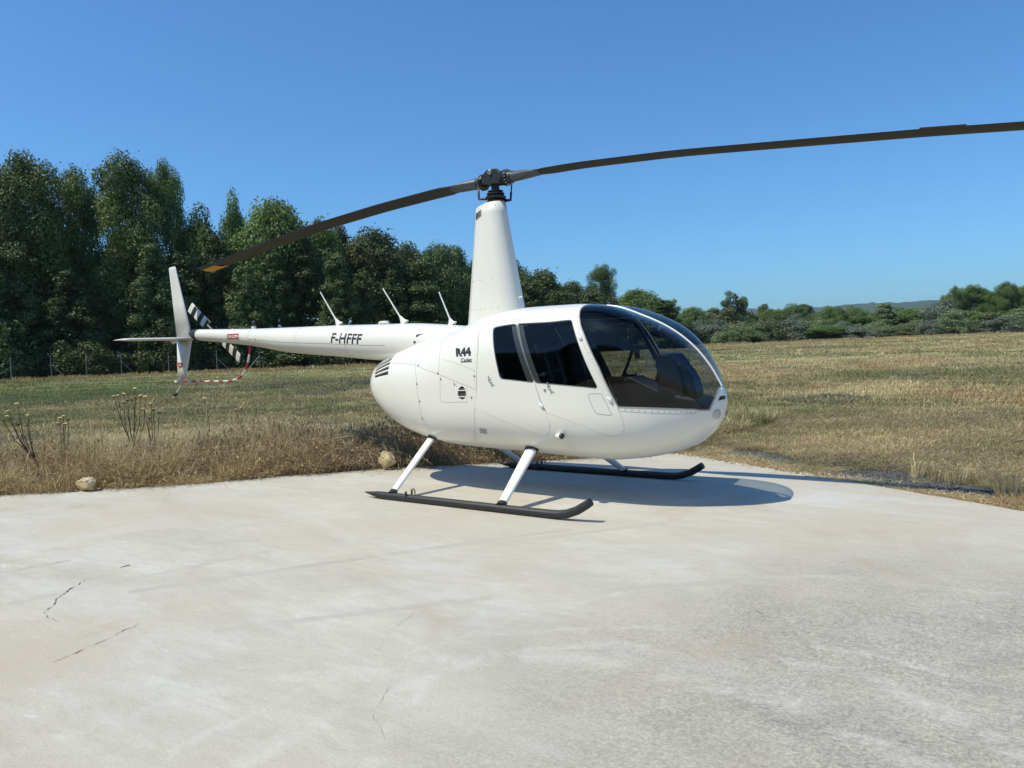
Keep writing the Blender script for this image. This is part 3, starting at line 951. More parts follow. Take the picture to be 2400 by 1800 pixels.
# three raked whip antennas
for x0, x1, z1 in ((-2.50, -2.83, 2.24), (-1.385, -1.715, 2.197), (-.66, -.84, 2.092)):
    zt_ = max(boom_c(x0)[0] + boom_c(x0)[1], float(surf(x0, np.pi / 2)[2]))
    b0 = np.array((x0, 0, zt_ - .01)); tip = np.array((x1, 0, z1))
    an = MB().tube([b0 + np.array((-.0, 0, 0)), b0 + np.array((-.025, 0, .03)), b0 + (tip - b0) * .2, b0 + (tip - b0) * .24], [.075, .045, .017, .010], 10, flat=.35, up=(0, 1, 0)).build('antenna', M['white'], boom)
    MB().tube([b0 + (tip - b0) * .18, tip], [.010, .0065], 8).build('whip', M['white_leg'], an)
zt_ = boom_c(-1.72)[0] + boom_c(-1.72)[1]
MB().tube([(-1.80, 0, zt_ + .005), (-1.77, 0, zt_ + .018), (-1.68, 0, zt_ + .018), (-1.65, 0, zt_ + .003)], [.02, .04, .04, .02], 10, flat=.5, up=(0, 0, 1)).build('flat_antenna', M['white'], boom)
# pitot-like rail on the boom side
rl = MB()
rl.tube([boom_pt(-4.45, R(6), .0), boom_pt(-4.45, R(6), .03)], .007, 6).tube([boom_pt(-4.06, R(0), .0), boom_pt(-4.06, R(0), .03)], .012, 6).tube([boom_pt(-4.47, R(6), .03), boom_pt(-4.06, R(2), .03), boom_pt(-4.02, R(-6), .03)], .005, 6)
rl.build('side_rail', M['white_leg'], boom)


def placed_text(txt, size, fn, mat, parent, name, shear=0.0, bold=0.0, sx=1.0, space=1.0):
    """lettering laid on a surface; fn(tx, ty) -> 3D point"""
    c = bpy.data.curves.new(name, 'FONT'); c.body = txt; c.size = size; c.offset = bold; c.space_character = space
    c.resolution_u = 3
    o = bpy.data.objects.new(name, c); COL.objects.link(o)
    dg = bpy.context.evaluated_depsgraph_get()
    me = o.evaluated_get(dg).to_mesh()
    bm = bmesh.new(); bm.from_mesh(me)
    bmesh.ops.triangulate(bm, faces=bm.faces)
    bmesh.ops.subdivide_edges(bm, edges=[e for e in bm.edges if e.calc_length() > size * .35], cuts=1)
    V = [fn((q.co.x + shear * q.co.y) * sx, q.co.y) for q in bm.verts]
    bm.verts.index_update()
    F = [tuple(q.index for q in f.verts) for f in bm.faces]
    bm.free(); o.evaluated_get(dg).to_mesh_clear()
    bpy.data.objects.remove(o)
    return mk(name, V, F, mat, parent)


def on_side(x0, z0, slope=0.0):
    return lambda tx, ty: (x0 + tx, side_y(x0 + tx, z0 + ty + slope * tx) - .0025, z0 + ty + slope * tx)


def on_boom(x0, z0, slope=0.0):
    def fn(tx, ty):
        z, r_ = boom_c(x0 + tx); zz = z0 + ty + slope * tx
        return (x0 + tx, -math.sqrt(max(1e-4, r_ * r_ - (zz - z)**2)) - .003, zz)
    return fn


placed_text('F-HFFF', .165, on_boom(-2.455, 1.600, -.068), M['ink'], boom, 'registration', .10, .0035, 1.12, 1.03)
placed_text('R44', .105, on_side(-.112, 1.386, .02), M['ink'], shell, 'lettering', -.30, .0065, 1.20, 1.04)
cd = placed_text('Cadet', .052, on_side(-.038, 1.326, .01), M['ink'], shell, 'lettering', -.12, .0006, 1.16, 1.0)
f_ = on_side(-.038, 1.326, .01)
mk('underline', [f_(.0, -.004), f_(.075, -.004), f_(.152, -.004), f_(.152, .001), f_(.075, .001), f_(.0, .001)], [(0, 1, 4, 5), (1, 2, 3, 4)], M['ink'], cd)


def sign_plate(fn, w, h, parent, txt, size):
    n = 8
    top_ = [fn(w * i / n, h) for i in range(n + 1)]; bot_ = [fn(w * i / n, 0) for i in range(n + 1)]
    mid_ = [fn(w * i / n, h / 2) for i in range(n + 1)]
    V = bot_ + mid_ + top_; k = n + 1
    o = mk('warning_sign', V, [(i, i + 1, i + 1 + k, i + k) for i in range(n)] + [(i + k, i + 1 + k, i + 1 + 2 * k, i + 2 * k) for i in range(n)], M['red'], parent)
    g = lambda tx, ty: tuple(np.array(fn(tx + w * .07, ty + h * .22)) + np.array((0, -.002, 0)))
    placed_text(txt, size, g, M['band_white'], o, 'lettering', 0, .001)
    return o


sign_plate(on_boom(-4.72, 1.722, -.01), .28, .075, boom, 'DANGER', .058)

# ------------------------------------------------------------------ tail surfaces
def airfoil(c0, c1, z, t, vertical=True, n=10):
    """closed section between trailing c0 and leading c1 (x), thickness t"""
    out = []
    L = c1 - c0
    u = (1 - np.cos(np.linspace(0, np.pi, n))) / 2
    th = lambda q: t * 5 * (.2969 * np.sqrt(q) - .126 * q - .3516 * q**2 + .2843 * q**3 - .1036 * q**4)
    for q in u: out.append((c1 - q * L, th(q)))
    for q in u[::-1][1:-1]: out.append((c1 - q * L, -th(q)))
    return out


def wing(name, stations, vertical, mat, parent, y0=0.0):
    """stations: (span position, trailing x, leading x, thickness)"""
    V, F = [], []
    n = None
    for s_, a, b, t in stations:
        q = airfoil(a, b, 0, t)
        n = len(q)
        V += [((x, y0 + y, s_) if vertical else (x, s_, y0 + y)) for x, y in q]
    for i in range(len(stations) - 1):
        for k in range(n): F.append((i * n + k, i * n + (k + 1) % n, (i + 1) * n + (k + 1) % n, (i + 1) * n + k))
    S = [True] * len(F)
    F.append(tuple(range(n))); F.append(tuple(range((len(stations) - 1) * n, len(stations) * n))); S += [False, False]
    return fix_normals(mk(name, V, F, mat, parent, S))


wing('upper_fin', [(1.80, -6.175, -5.755, .055), (2.3, -6.228, -5.917, .045), (2.80, -6.282, -6.08, .032), (2.845, -6.286, -6.095, .030), (2.862, -6.26, -6.115, .018)], True, M['white'], H)
lf = wing('lower_fin', [(1.76, -6.175, -5.765, .055), (1.4, -6.197, -5.90, .045), (1.10, -6.217, -6.018, .034)], True, M['white'], H)
stab = wing('stabilizer', [(.03, -6.18, -5.72, .050), (-.30, -6.17, -5.78, .046), (-.86, -6.165, -5.87, .040), (-.905, -6.165, -5.90, .034), (-.965, -6.16, -6.04, .012)], False, M['white'], H, 1.777)
MB().tube([(-6.0, -.19, 1.745), (-5.94, -.19, 1.728), (-5.85, -.19, 1.745)], [.016, .030, .012], 10).build('light_fairing', M['white_leg'], stab)
fnf = lambda tx, ty: (-6.16 + tx, -.030, 1.372 + ty)
sign_plate(fnf, .145, .055, lf, 'DANGER', .030)
# fairing between boom end, fin and gearbox
fix_normals(MB().tube([(-5.86, 0, 1.785), (-5.70, 0, 1.785), (-5.50, 0, 1.79), (-5.40, 0, 1.79)], [.015, .045, .06, .05], 12, flat=.6, up=(0, 0, 1)).build('tail_fairing', M['white'], H))
gb = MB()
gb.tube([(-5.56, 0, 1.822), (-5.66, 0, 1.826), (-5.74, 0, 1.84), (-5.80, 0, 1.85)], [.083, .078, .055, .03], 16)
gb.tube([(-5.71, .0, 1.865), (-5.71, .26, 1.865)], [.05, .03], 14)
gb.build('tail_gearbox', M['black'], H)
# tail rotor, on the left of the boom
tr = empty('tail_rotor', (0, 0, 0), H)
TC = np.array((-5.655, .30, 1.865))
MB().lathe(TC + np.array((0, -.03, 0)), (0, 1, 0), [(0, .04), (.06, .045), (.07, .02)], 16).build('hub', M['black'], tr)
for sgn in (1, -1):
    dirv = np.array((-.83 * sgn, 0, .557 * sgn)); dirv /= np.linalg.norm(dirv)
    wv = np.array((dirv[2], 0, -dirv[0]))
    bl = MB()
    def quadblade(r0, r1, mi, mb, w=.078):
        V = []
        for r_ in (r0, r1):
            for a in np.linspace(0, 2 * np.pi, 14, endpoint=False):
                tw = .18
                V.append(TC + dirv * r_ + wv * w * math.cos(a) + np.array((0, 1, 0)) * (.009 * math.sin(a) + tw * w * math.cos(a)))
        mb.add(V, [(k, (k + 1) % 14, 14 + (k + 1) % 14, 14 + k) for k in range(14)] + [tuple(range(14))[::-1], tuple(range(14, 28))], False, mi)
    bl.tube([TC, TC + dirv * .10, TC + dirv * .20], [.03, .028, .03], 10)
    quadblade(.16, .26, 0, bl)
    blade_ = fix_normals(bl.build('blade', M['black'], tr))
    edges = [.26, .356, .452, .548, .644, .735]
    for i in range(5):
        s_ = MB(); quadblade(edges[i] + .0005, edges[i + 1], 0, s_)
        fix_normals(s_.build('stripe', M['band_white'] if i % 2 == 0 else M['black'], blade_))
# striped tail rotor guard
g_pts = [np.array(p) for p in [(-4.354, 0, 1.62), (-4.375, 0, 1.50), (-4.41, 0, 1.40), (-4.47, 0, 1.30), (-4.56, 0, 1.22), (-4.70, 0, 1.165), (-4.87, 0, 1.143), (-5.05, 0, 1.14), (-5.5, 0, 1.143), (-6.05, 0, 1.146)]]
seg = [0.0]
for a, b in zip(g_pts[:-1], g_pts[1:]): seg.append(seg[-1] + np.linalg.norm(b - a))
def gpt(s_): return np.array([np.interp(s_, seg, [p[k] for p in g_pts]) for k in range(3)])
guard = empty('tail_rotor_guard', (0, 0, 0), H)
nb = 17
for i in range(nb):
    ss = np.linspace(seg[-1] * i / nb, seg[-1] * (i + 1) / nb, 5)
    MB().tube([gpt(s_) for s_ in ss], .0135, 10).build('band', M['red'] if i % 2 == 0 else M['band_white'], guard)
sk = MB().tube([(-6.10, 0, 1.11), (-6.16, 0, 1.06), (-6.28, 0, .955)], .009, 8).build('tail_skid', M['white_leg'], H)
MB().tube([(-6.25, 0, .972), (-6.29, 0, .945), (-6.37, 0, .955)], [.014, .024, .010], 8).build('shoe', M['black'], sk)
MB().tube([(-6.205, -.01, 1.142), (-6.26, -.01, 1.142)], [.012, .018], 8).build('tail_light', M['white_leg'], lf)

# ------------------------------------------------------------------ mast fairing
def mast_section(z):
    t = (z - 1.72) / (2.92 - 1.72)
    te = -.435 + t * .17; xc = .110 - t * .126; a = .20 - t * .08; b = .165 - t * .055
    pts = []
    for k in np.linspace(-90, 90, 15): pts.append((xc + a * math.cos(R(k)), b * math.sin(R(k))))
    for u in np.linspace(0, 1, 10)[1:]: pts.append((xc + (te - xc) * u, b * ((1 - u**1.6)) + .004 * u))
    for u in np.linspace(1, 0, 10)[:-1]: pts.append((xc + (te - xc) * u, -b * ((1 - u**1.6)) - .004 * u))
    return pts


V, F = [], []
zz = np.linspace(1.66, 2.92, 16)
for z in zz:
    q = mast_section(z)
    dz = lambda x: (.030 * (x + .27) / .4) if z > 2.9 else 0
    V += [(x, y, z + dz(x)) for x, y in q]
nq = len(mast_section(2.0))
for i in range(len(zz) - 1):
    for k in range(nq): F.append((i * nq + k, i * nq + (k + 1) % nq, (i + 1) * nq + (k + 1) % nq, (i + 1) * nq + k))
S = [True] * len(F); F.append(tuple(range((len(zz) - 1) * nq, len(zz) * nq))); S.append(False)
mast = fix_normals(mk('mast_fairing', V, F, M['white'], H, S))
# vents and rivets on the mast: dark slots on the right side near the rear edge
def mast_y(x, z):
    q = mast_section(z); q = [p for p in q if p[1] <= 0]
    q.sort(); return float(np.interp(x, [p[0] for p in q], [p[1] for p in q]))
for i in range(5):
    x = -.243 + i * .026
    p0 = np.array((x - .006 + i * .001, mast_y(x, 2.80) - .002, 2.795 + i * .004)); p1 = np.array((x + .002, mast_y(x + .008, 2.89) - .002, 2.865 + i * .004))
    MB().tube([p0, p1], [.0045, .0045], 6).build('vent_slot', M['louver_dark'], mast)
rv = MB()
for z, xs_ in ((1.86, (-.38, -.34, -.26, -.18, -.1, .0, .1)), (2.16, (-.33, -.29, -.18, -.15, .02)), (2.90, (-.18, -.05, .06))):
    for x in xs_:
        rv.lathe((x, mast_y(x, z), z), (0, -1, 0), [(0, .005), (.003, .004)], 6)
for z in np.linspace(1.9, 2.85, 12):
    x = -.425 + (z - 1.72) / 1.2 * .17 + .018
    rv.lathe((x, mast_y(x, z), z), (0, -1, 0), [(0, .004), (.003, .003)], 6)
rv.build('rivets', M['screw'], mast)['kind'] = 'stuff'
MB().tube([(.285, -.05, 1.95), (.335, -.06, 1.955)], .007, 6).build('sensor', M['white_leg'], mast)

# ------------------------------------------------------------------ rotor head
MB().tube([(0, 0, 2.85), (0, 0, 3.16)], .030, 16).build('rotor_shaft', M['hub'], H)
sw = MB()
sw.lathe((0, 0, 2.935), (0, 0, 1), [(0, .06), (.01, .085), (.03, .09), (.035, .05)], 28)
sw.lathe((0, 0, 2.975), (0, 0, 1), [(0, .075), (.008, .105), (.03, .108), (.04, .08)], 28)
sw.lathe((0, 0, 3.020), (0, 0, 1), [(0, .08), (.006, .092), (.020, .092), (.026, .07)], 28)
sw.lathe((0, 0, 3.050), (0, 0, 1), [(0, .065), (.006, .078), (.016, .078), (.022, .05)], 28)
sw.tube([(-.06, -.08, 2.985), (-.14, -.11, 2.985)], [.018, .010], 8)
sw.tube([(.06, .06, 2.965), (.16, .05, 2.955)], [.018, .010], 8)
sw.build('swashplate', M['black'], H)
BAZ = R(2.1)
bd = np.array((math.cos(BAZ), math.sin(BAZ), 0)); bn = np.array((-math.sin(BAZ), math.cos(BAZ), 0))
hub = empty('rotor_hub', (0, 0, 0), H)
# two side plates with holes, standing along the blades
for sd in (-1, 1):
    poly = [(-.115, 3.135), (.10, 3.120), (.125, 3.175), (.12, 3.225), (.07, 3.275), (-.04, 3.280), (-.09, 3.245), (-.125, 3.20)]
    o = fix_normals(MB().prism(poly, sd * .062 - .016, sd * .062 + .016).build('side_plate', M['hub'], hub)); bevel(o, .006)
    o.rotation_euler = (0, 0, BAZ)
    for x, z, r_ in ((-.075, 3.215, .019), (.055, 3.245, .017), (.075, 3.175, .022), (-.01, 3.185, .030)):
        MB().lathe((x, sd * .0785, z), (0, sd, 0), [(0, r_), (.0015, r_), (.0018, r_ * .8)], 14).build('bore', M['black'], o)
    MB().lathe((-.005, sd * .078, 3.243), (0, sd, 0), [(0, .030), (.012, .028), (.022, .016), (.022, .012)], 16).build('teeter_bolt', M['metal'], o)
MB().box((0, 0, 3.165), (.20, .095, .06)).build('hub_block', M['hub'], hub)
MB().tube([(0, 0, 3.06), (0, 0, 3.15)], .042, 16).build('collar', M['black'], hub)
TW = {1: R(-1.5), -1: R(9.0)}


def blade_z(r_, sgn):
    if sgn > 0: return float(np.interp(r_, [0, .3, 1, 2, 3, 4, 5.1], [3.18, 3.177, 3.166, 3.108, 3.015, 2.92, 2.80]))
    return float(np.interp(r_, [0, .3, .8, 1.6, 2.6, 3.7, 5.1], [3.17, 3.168, 3.147, 3.103, 3.02, 2.885, 2.695]))


RR = np.linspace(.42, 5.03, 60)
for sgn in (1, -1):
    zr = np.array([blade_z(q, sgn) for q in RR])
    for _ in range(6): zr[1:-1] = (zr[:-2] + 2 * zr[1:-1] + zr[2:]) / 4
    V, F, MI = [], [], []
    sec_ = airfoil(-.5, .5, 0, .115, n=9)
    ns = len(sec_)
    lead = bn * sgn                     # turning anticlockwise seen from above
    for r_, z in zip(RR, zr):
        ch = .254 * min(1.0, .62 + (r_ - .42) * 1.6)
        if r_ > 4.98: ch *= .97
        th_ = TW[sgn] * (1 - .5 * r_ / 5.03) + (R(2.0) if sgn < 0 else R(-.5)) * 0
        for q, t_ in sec_:
            c_, s_ = math.cos(th_), math.sin(th_)
            off_ = lead * (q * c_ * ch) + np.array((0, 0, 1)) * (q * s_ * ch + t_ * .254)
            V.append(bd * sgn * r_ + np.array((0, 0, z)) + off_)
    for i in range(len(RR) - 1):
        for k in range(ns):
            F.append((i * ns + k, i * ns + (k + 1) % ns, (i + 1) * ns + (k + 1) % ns, (i + 1) * ns + k)); MI.append(0)
    S = [True] * len(F)
    F.append(tuple(range(ns))); F.append(tuple(range((len(RR) - 1) * ns, len(RR) * ns))); S += [False, False]; MI += [0, 0]
    bl = fix_normals(mk('main_blade', V, F, M['blade'], H, S, MI))
    # yellow tip panel under the blade
    def under(r_, q, off=-.022):
        z = float(np.interp(r_, RR, zr)); th_ = TW[sgn] * (1 - .5 * r_ / 5.03)
        return bd * sgn * r_ + np.array((0, 0, z)) + lead * (q * math.cos(th_) * .254) + np.array((0, 0, 1)) * (q * math.sin(th_) * .254 + off)
    n_ = 8
    tp = [[under(4.70 + .32 * i / n_ + (-.06 + .03 * j) * (1 - i / n_), (-.47 + .82 * j / 4), -.003 - .254 * .115 * 5 * .1 * (1 - abs(j / 2 - 1)) - .0065) for j in range(5)] for i in range(n_ + 1)]
    mk('tip_panel', [p for r_ in tp for p in r_], [(i * 5 + j, i * 5 + j + 1, i * 5 + 6 + j, i * 5 + 5 + j) for i in range(n_) for j in range(4)], M['yellow'], bl)
    # trim tab on the trailing edge
    t0, t1 = (3.95, 4.25)
    tb_ = [under(r_, q, o_) for r_ in (t0, t1) for q, o_ in ((-.49, .003), (-.62, .003), (-.62, -.003), (-.49, -.003))]
    fix_normals(mk('trim_tab', tb_, [(0, 1, 5, 4), (1, 2, 6, 5), (2, 3, 7, 6), (3, 0, 4, 7), (0, 3, 2, 1), (4, 5, 6, 7)], M['blade'], bl))
    # root cuff, flange with bolts
    ax_ = bd * sgn + np.array((0, 0, -.02)); ax_ /= np.linalg.norm(ax_)
    c0 = np.array((0, 0, 3.182 if sgn > 0 else 3.175)) + ax_ * .125
    cf = MB().lathe(c0, ax_, [(0, .055), (.004, .082), (.016, .084), (.018, .072), (.026, .072), (.028, .083), (.042, .083), (.046, .062), (.10, .060)], 26).build('root_flange', M['hub'], hub)
    for k in range(14):
        a = k * 2 * math.pi / 14
        p = c0 + ax_ * .042 + .072 * (bn * math.cos(a) + np.array((0, 0, 1)) * math.sin(a))
        MB().lathe(p, ax_, [(0, .009), (.010, .009), (.012, .005)], 6).build('bolt', M['chrome'], cf)
    MB().lathe(c0 + ax_ * .018, ax_, [(0, .074), (.008, .074)], 26).build('seal_ring', M['metal'], cf)
    V, F = [], []
    for s_, w_, h_ in ((.16, .055, .055), (.26, .066, .050), (.36, .085, .040), (.46, .100, .024), (.54, .090, .018)):
        z = blade_z(s_ + .03, sgn)
        for k in range(16):
            a = k * 2 * math.pi / 16
            V.append(bd * sgn * (s_ + .03) + np.array((0, 0, z)) + lead * (w_ * math.cos(a)) + np.array((0, 0, 1)) * (h_ * math.sin(a) + w_ * math.cos(a) * math.sin(TW[sgn])))
    for i in range(4):
        for k in range(16): F.append((i * 16 + k, i * 16 + (k + 1) % 16, (i + 1) * 16 + (k + 1) % 16, (i + 1) * 16 + k))
    S = [True] * len(F); F.append(tuple(range(64, 80))); S.append(False)
    fix_normals(mk('blade_root', V, F, M['cuff'], H, S))
    # pitch horn and link
    hp = c0 + ax_ * .02 + lead * .10 + np.array((0, 0, -.005)) if sgn < 0 else c0 + ax_ * .02 + lead * .09 + np.array((0, 0, -.05))
    MB().tube([c0 + ax_ * .02 + lead * .05, hp], [.024, .016], 10).build('pitch_horn', M['hub'], hub)
    low = np.array((-.135, -.108, 2.985)) if sgn < 0 else np.array((.15, .052, 2.955))
    MB().tube([hp, hp + (low - hp) * .5, hp + (low - hp) * .52, low], [.007, .007, .012, .010], 8).build('pitch_link', M['black'], hub)

# ------------------------------------------------------------------ landing gear
skid_path = [(-.965, .050, .005), (-.90, .046, .015), (-.78, .039, .033), (-.70, .037, .037), (0, .037, .037), (.9, .037, .037), (1.28, .037, .037), (1.38, .040, .037), (1.47, .055, .037), (1.57, .092, .037), (1.66, .145, .036), (1.70, .172, .034)]
for sd in (-1, 1):
    sk = MB().tube([(x, sd * 1.09, z) for x, z, r_ in skid_path], [r_ for x, z, r_ in skid_path], 18).build('skid', M['skid'], H)
    # wheel lugs, shoe plates
    lg = MB()
    lg.box((-.36, sd * 1.09 - .03, .08), (.02, .012, .05)).box((-.33, sd * 1.09 + .02, .085), (.016, .012, .06)).tube([(-.31, sd * 1.09, .08), (-.305, sd * 1.09, .125), (-.285, sd * 1.09, .135), (-.27, sd * 1.09, .12), (-.268, sd * 1.09, .08)], .006, 6)
    lg.build('wheel_lug', M['black'], sk)
    for x0, x1 in ((-.75, -.35), (.55, 1.05)):
        MB().box(((x0 + x1) / 2, sd * 1.09, .0035), (x1 - x0, .03, .005)).build('wear_shoe', M['hub'], sk)
    for (fx, tx, ty, tz, w1, w0) in ((-.577, -.700, .352, .536, .050, .040), (.778, .660, .436, .482, .064, .044)):
        foot = np.array((fx, sd * 1.085, .07)); topp = np.array((tx, sd * ty, tz))
        topp2 = topp + (topp - foot) * .02
        lb = MB().tube([foot, foot + (topp2 - foot) * .5, topp2], [w0, (w0 + w1) / 2, w1], 16, flat=.55, up=tuple(np.cross((topp - foot), (1, 0, 0)))).build('skid_leg', M['white_leg'], H)
        MB().tube([foot - (topp - foot) * .015, foot + (topp - foot) * .035], [w0 * 1.12, w0 * 1.04], 14, flat=.7).build('foot_socket', M['black'], lb)
        MB().tube([topp - (topp - foot) * .052, topp + (topp - foot) * .10], [w1 * 1.10, w1 * 1.30], 14, flat=.66, up=tuple(np.cross((topp - foot), (1, 0, 0)))).build('top_gap', M['black'], lb)

# ------------------------------------------------------------------ cracks in the pad
for pts_, w_ in (([(211, 1354), (180, 1372), (138, 1399), (114, 1432), (116, 1445), (130, 1462)], .010), ([(328, 1461), (290, 1478), (233, 1508), (190, 1527), (117, 1552)], .0085),
                 ([(282, 1331), (304, 1325)], .018), ([(917, 1592), (905, 1625), (881, 1668), (890, 1711), (905, 1740)], .0016), ([(975, 1424), (930, 1470), (868, 1545)], .0015),
                 ([(400, 1150), (370, 1205)], .0025), ([(1740, 1408), (1800, 1455), (1900, 1480), (2010, 1510)], .0022)):
    crack([gpx(*q) for q in pts_], w_, .014)

# ------------------------------------------------------------------ plants: materials
def leaf_material(name, dark, light, trans=.25):
    m, t, p = nodes(name)
    at = N(t, 'ShaderNodeAttribute', attribute_name='shade')
    oi = N(t, 'ShaderNodeObjectInfo')
    c = mixc(t, at.outputs['Fac'], dark, light)
    hs = N(t, 'ShaderNodeHueSaturation')
    t.links.new(c, hs.inputs['Color'])
    t.links.new(math_n(t, 'ADD', math_n(t, 'MULTIPLY', oi.outputs['Random'], .5), .75), hs.inputs['Value'])
    t.links.new(math_n(t, 'ADD', math_n(t, 'MULTIPLY', oi.outputs['Random'], .03), .485), hs.inputs['Hue'])
    t.links.new(hs.outputs[0], p.inputs['Base Color'])
    p.inputs['Roughness'].default_value = .55
    p.inputs['Specular IOR Level'].default_value = .3
    if trans:
        tl = N(t, 'ShaderNodeBsdfTranslucent'); t.links.new(hs.outputs[0], tl.inputs[0])
        mx = N(t, 'ShaderNodeMixShader'); mx.inputs[0].default_value = trans
        out = t.nodes['Material Output']
        t.links.new(p.outputs[0], mx.inputs[1]); t.links.new(tl.outputs[0], mx.inputs[2]); t.links.new(mx.outputs[0], out.inputs[0])
    return m


M['leaf_poplar'] = leaf_material('poplar_leaves', (.060, .104, .026), (.195, .275, .080))
M['leaf_pine'] = leaf_material('pine_needles', (.045, .072, .024), (.13, .165, .055), .12)
M['leaf_shrub'] = leaf_material('shrub_leaves', (.105, .145, .062), (.26, .30, .145))
M['leaf_silver'] = leaf_material('silver_leaves', (.11, .14, .095), (.23, .26, .19))
M['bark'] = plain('bark', (.09, .075, .058), .95, 0, .4, 12, 0, .5)
M['pale_bark'] = plain('pale_bark', (.22, .20, .17), .95, 0, .3, 12, 0, .4)
M['straw'] = leaf_material('straw', (.40, .325, .165), (.74, .62, .36), .2)
M['rust_straw'] = leaf_material('russet_grass', (.26, .17, .082), (.57, .40, .21), .2)
M['dark_dry'] = leaf_material('dead_brown_stems', (.15, .11, .068), (.44, .345, .215), .1)
M['grass_green'] = leaf_material('green_grass', (.095, .13, .042), (.24, .275, .105), .25)
M['grass_olive'] = leaf_material('olive_grass', (.19, .175, .08), (.41, .37, .19), .25)
M['grass_grey'] = leaf_material('grey_herb', (.09, .105, .075), (.19, .20, .15), .2)


def set_shade(me, vals):
    a = me.attributes.new('shade', 'FLOAT', 'FACE')
    a.data.foreach_set('value', np.asarray(vals, dtype=np.float32))


def card_mesh(name, P, Nn, size, aspect, shade, mats, tilt=None, stretch=np.array((1, 1, 1.0))):
    """many small leaf cards as one mesh: P centres, Nn normals"""
    n = len(P)
    up_ = rng.normal(size=(n, 3)) if tilt is None else tilt
    a = np.cross(Nn, up_); a /= np.linalg.norm(a, axis=1, keepdims=True) + 1e-9
    b = np.cross(Nn, a)
    sz = size * rng.uniform(.6, 1.4, (n, 1))
    a = a * stretch; b = b * stretch
    c0 = P - a * sz * aspect - b * sz * .25; c1 = P + a * sz * .1 - b * sz; c2 = P + a * sz * aspect + b * sz * .15; c3 = P - a * sz * .05 + b * sz
    V = np.stack([c0, c1, c2, c3], 1).reshape(-1, 3)
    me = bpy.data.meshes.new(name)
    me.vertices.add(4 * n); me.vertices.foreach_set('co', V.ravel().astype(np.float32))
    me.loops.add(4 * n); me.loops.foreach_set('vertex_index', np.arange(4 * n, dtype=np.int32))
    me.polygons.add(n); me.polygons.foreach_set('loop_start', np.arange(0, 4 * n, 4, dtype=np.int32)); me.polygons.foreach_set('loop_total', np.full(n, 4, dtype=np.int32))
    me.update(calc_edges=True)
    me.validate()
    for m in mats: me.materials.append(m)
    set_shade(me, shade)
    return me


def unit(v): return v / (np.linalg.norm(v, axis=-1, keepdims=True) + 1e-9)


def crown(name, kind, nleaf, seed, mat):
    """crown of a tree of height 1 and width 1, made of many leaf clumps"""
    global rng
    rng = np.random.default_rng(seed)
    cl = []
    if kind == 'poplar':      # upright broken column with billowing clumps
        for i in range(74):
            h = rng.uniform(.08, .93)
            rad = .36 * np.clip(1.5 - abs(h - .45) * 1.6, .22, 1) * rng.uniform(.35, 1.0)
            a = rng.uniform(0, 2 * np.pi)
            cl.append((rad * math.cos(a), rad * math.sin(a), h, rng.uniform(.05, .115) * (1.15 - .4 * h)))
        for i in range(9):
            cl.append((rng.normal(0, .10), rng.normal(0, .10), rng.uniform(.84, .955), rng.uniform(.035, .06)))
    elif kind == 'round':
        for i in range(60):
            d = unit(rng.normal(size=3)); d[2] = abs(d[2]) * 1.1 - .25
            r_ = rng.uniform(.6, 1.0)
            cl.append((d[0] * .36 * r_, d[1] * .36 * r_, .50 + d[2] * .40 * r_, rng.uniform(.06, .12)))
    elif kind == 'pine':      # broad ragged cone with drooping boughs
        for i in range(150):
            h = rng.uniform(.04, .97)**.85
            rad = .42 * (1.03 - h)**.6 * rng.uniform(.3, 1.0) + .01
            a = rng.uniform(0, 2 * np.pi)
            cl.append((rad * math.cos(a), rad * math.sin(a), h - .04 * rad, rng.uniform(.03, .075) * (1.2 - .5 * h)))
    elif kind == 'spire':
        for i in range(60):
            h = rng.uniform(.05, .97)
            rad = .36 * math.sin(min(1, (1.02 - h) * 1.7) * np.pi / 2) * rng.uniform(.3, 1.0)
            a = rng.uniform(0, 2 * np.pi)
            cl.append((rad * math.cos(a), rad * math.sin(a), h, rng.uniform(.06, .12) * (1.15 - .7 * h)))
    else:                      # bush, down to the ground
        for i in range(46):
            d = unit(rng.normal(size=3)); d[2] = abs(d[2])
            r_ = rng.uniform(.55, 1.0)
            cl.append((d[0] * .40 * r_, d[1] * .40 * r_, .08 + d[2] * .76 * r_, rng.uniform(.09, .17)))
    cl = np.array(cl)
    w = cl[:, 3]**2; w /= w.sum()
    k = rng.choice(len(cl), nleaf, p=w)
    d = unit(rng.normal(size=(nleaf, 3)))
    fl_ = 1.0 if kind != 'pine' else .7
    sx = {'poplar': 2.0, 'round': 1.35, 'pine': 1.7, 'spire': 1.9, 'bush': 1.0}[kind]
    rr_ = rng.uniform(.35, 1.08, (nleaf, 1))**.55
    P = cl[k, :3] + d * rr_ * cl[k, 3:4] * np.array((sx, sx, fl_))
    # stray leaves off the clumps give an uneven outline
    st = rng.random(nleaf) < .14
    P[st] += rng.normal(0, .028, (st.sum(), 3))
    P[:, 2] = np.clip(P[:, 2], .004, 1.0)
    Nn = unit(d + rng.normal(0, .55, (nleaf, 3)) + np.array((0, 0, .25)))
    cs = rng.uniform(0, 1, len(cl))
    shade = np.clip(.25 + .5 * cs[k] + rng.normal(0, .18, nleaf), 0, 1)
    size = {'poplar': .0056, 'round': .0088, 'pine': .0066, 'spire': .0105, 'bush': .016}[kind]
    return card_mesh(name, P, Nn, size, .70 if kind != 'pine' else 1.0, shade, [mat], None, np.array((sx, sx, 1.0)))


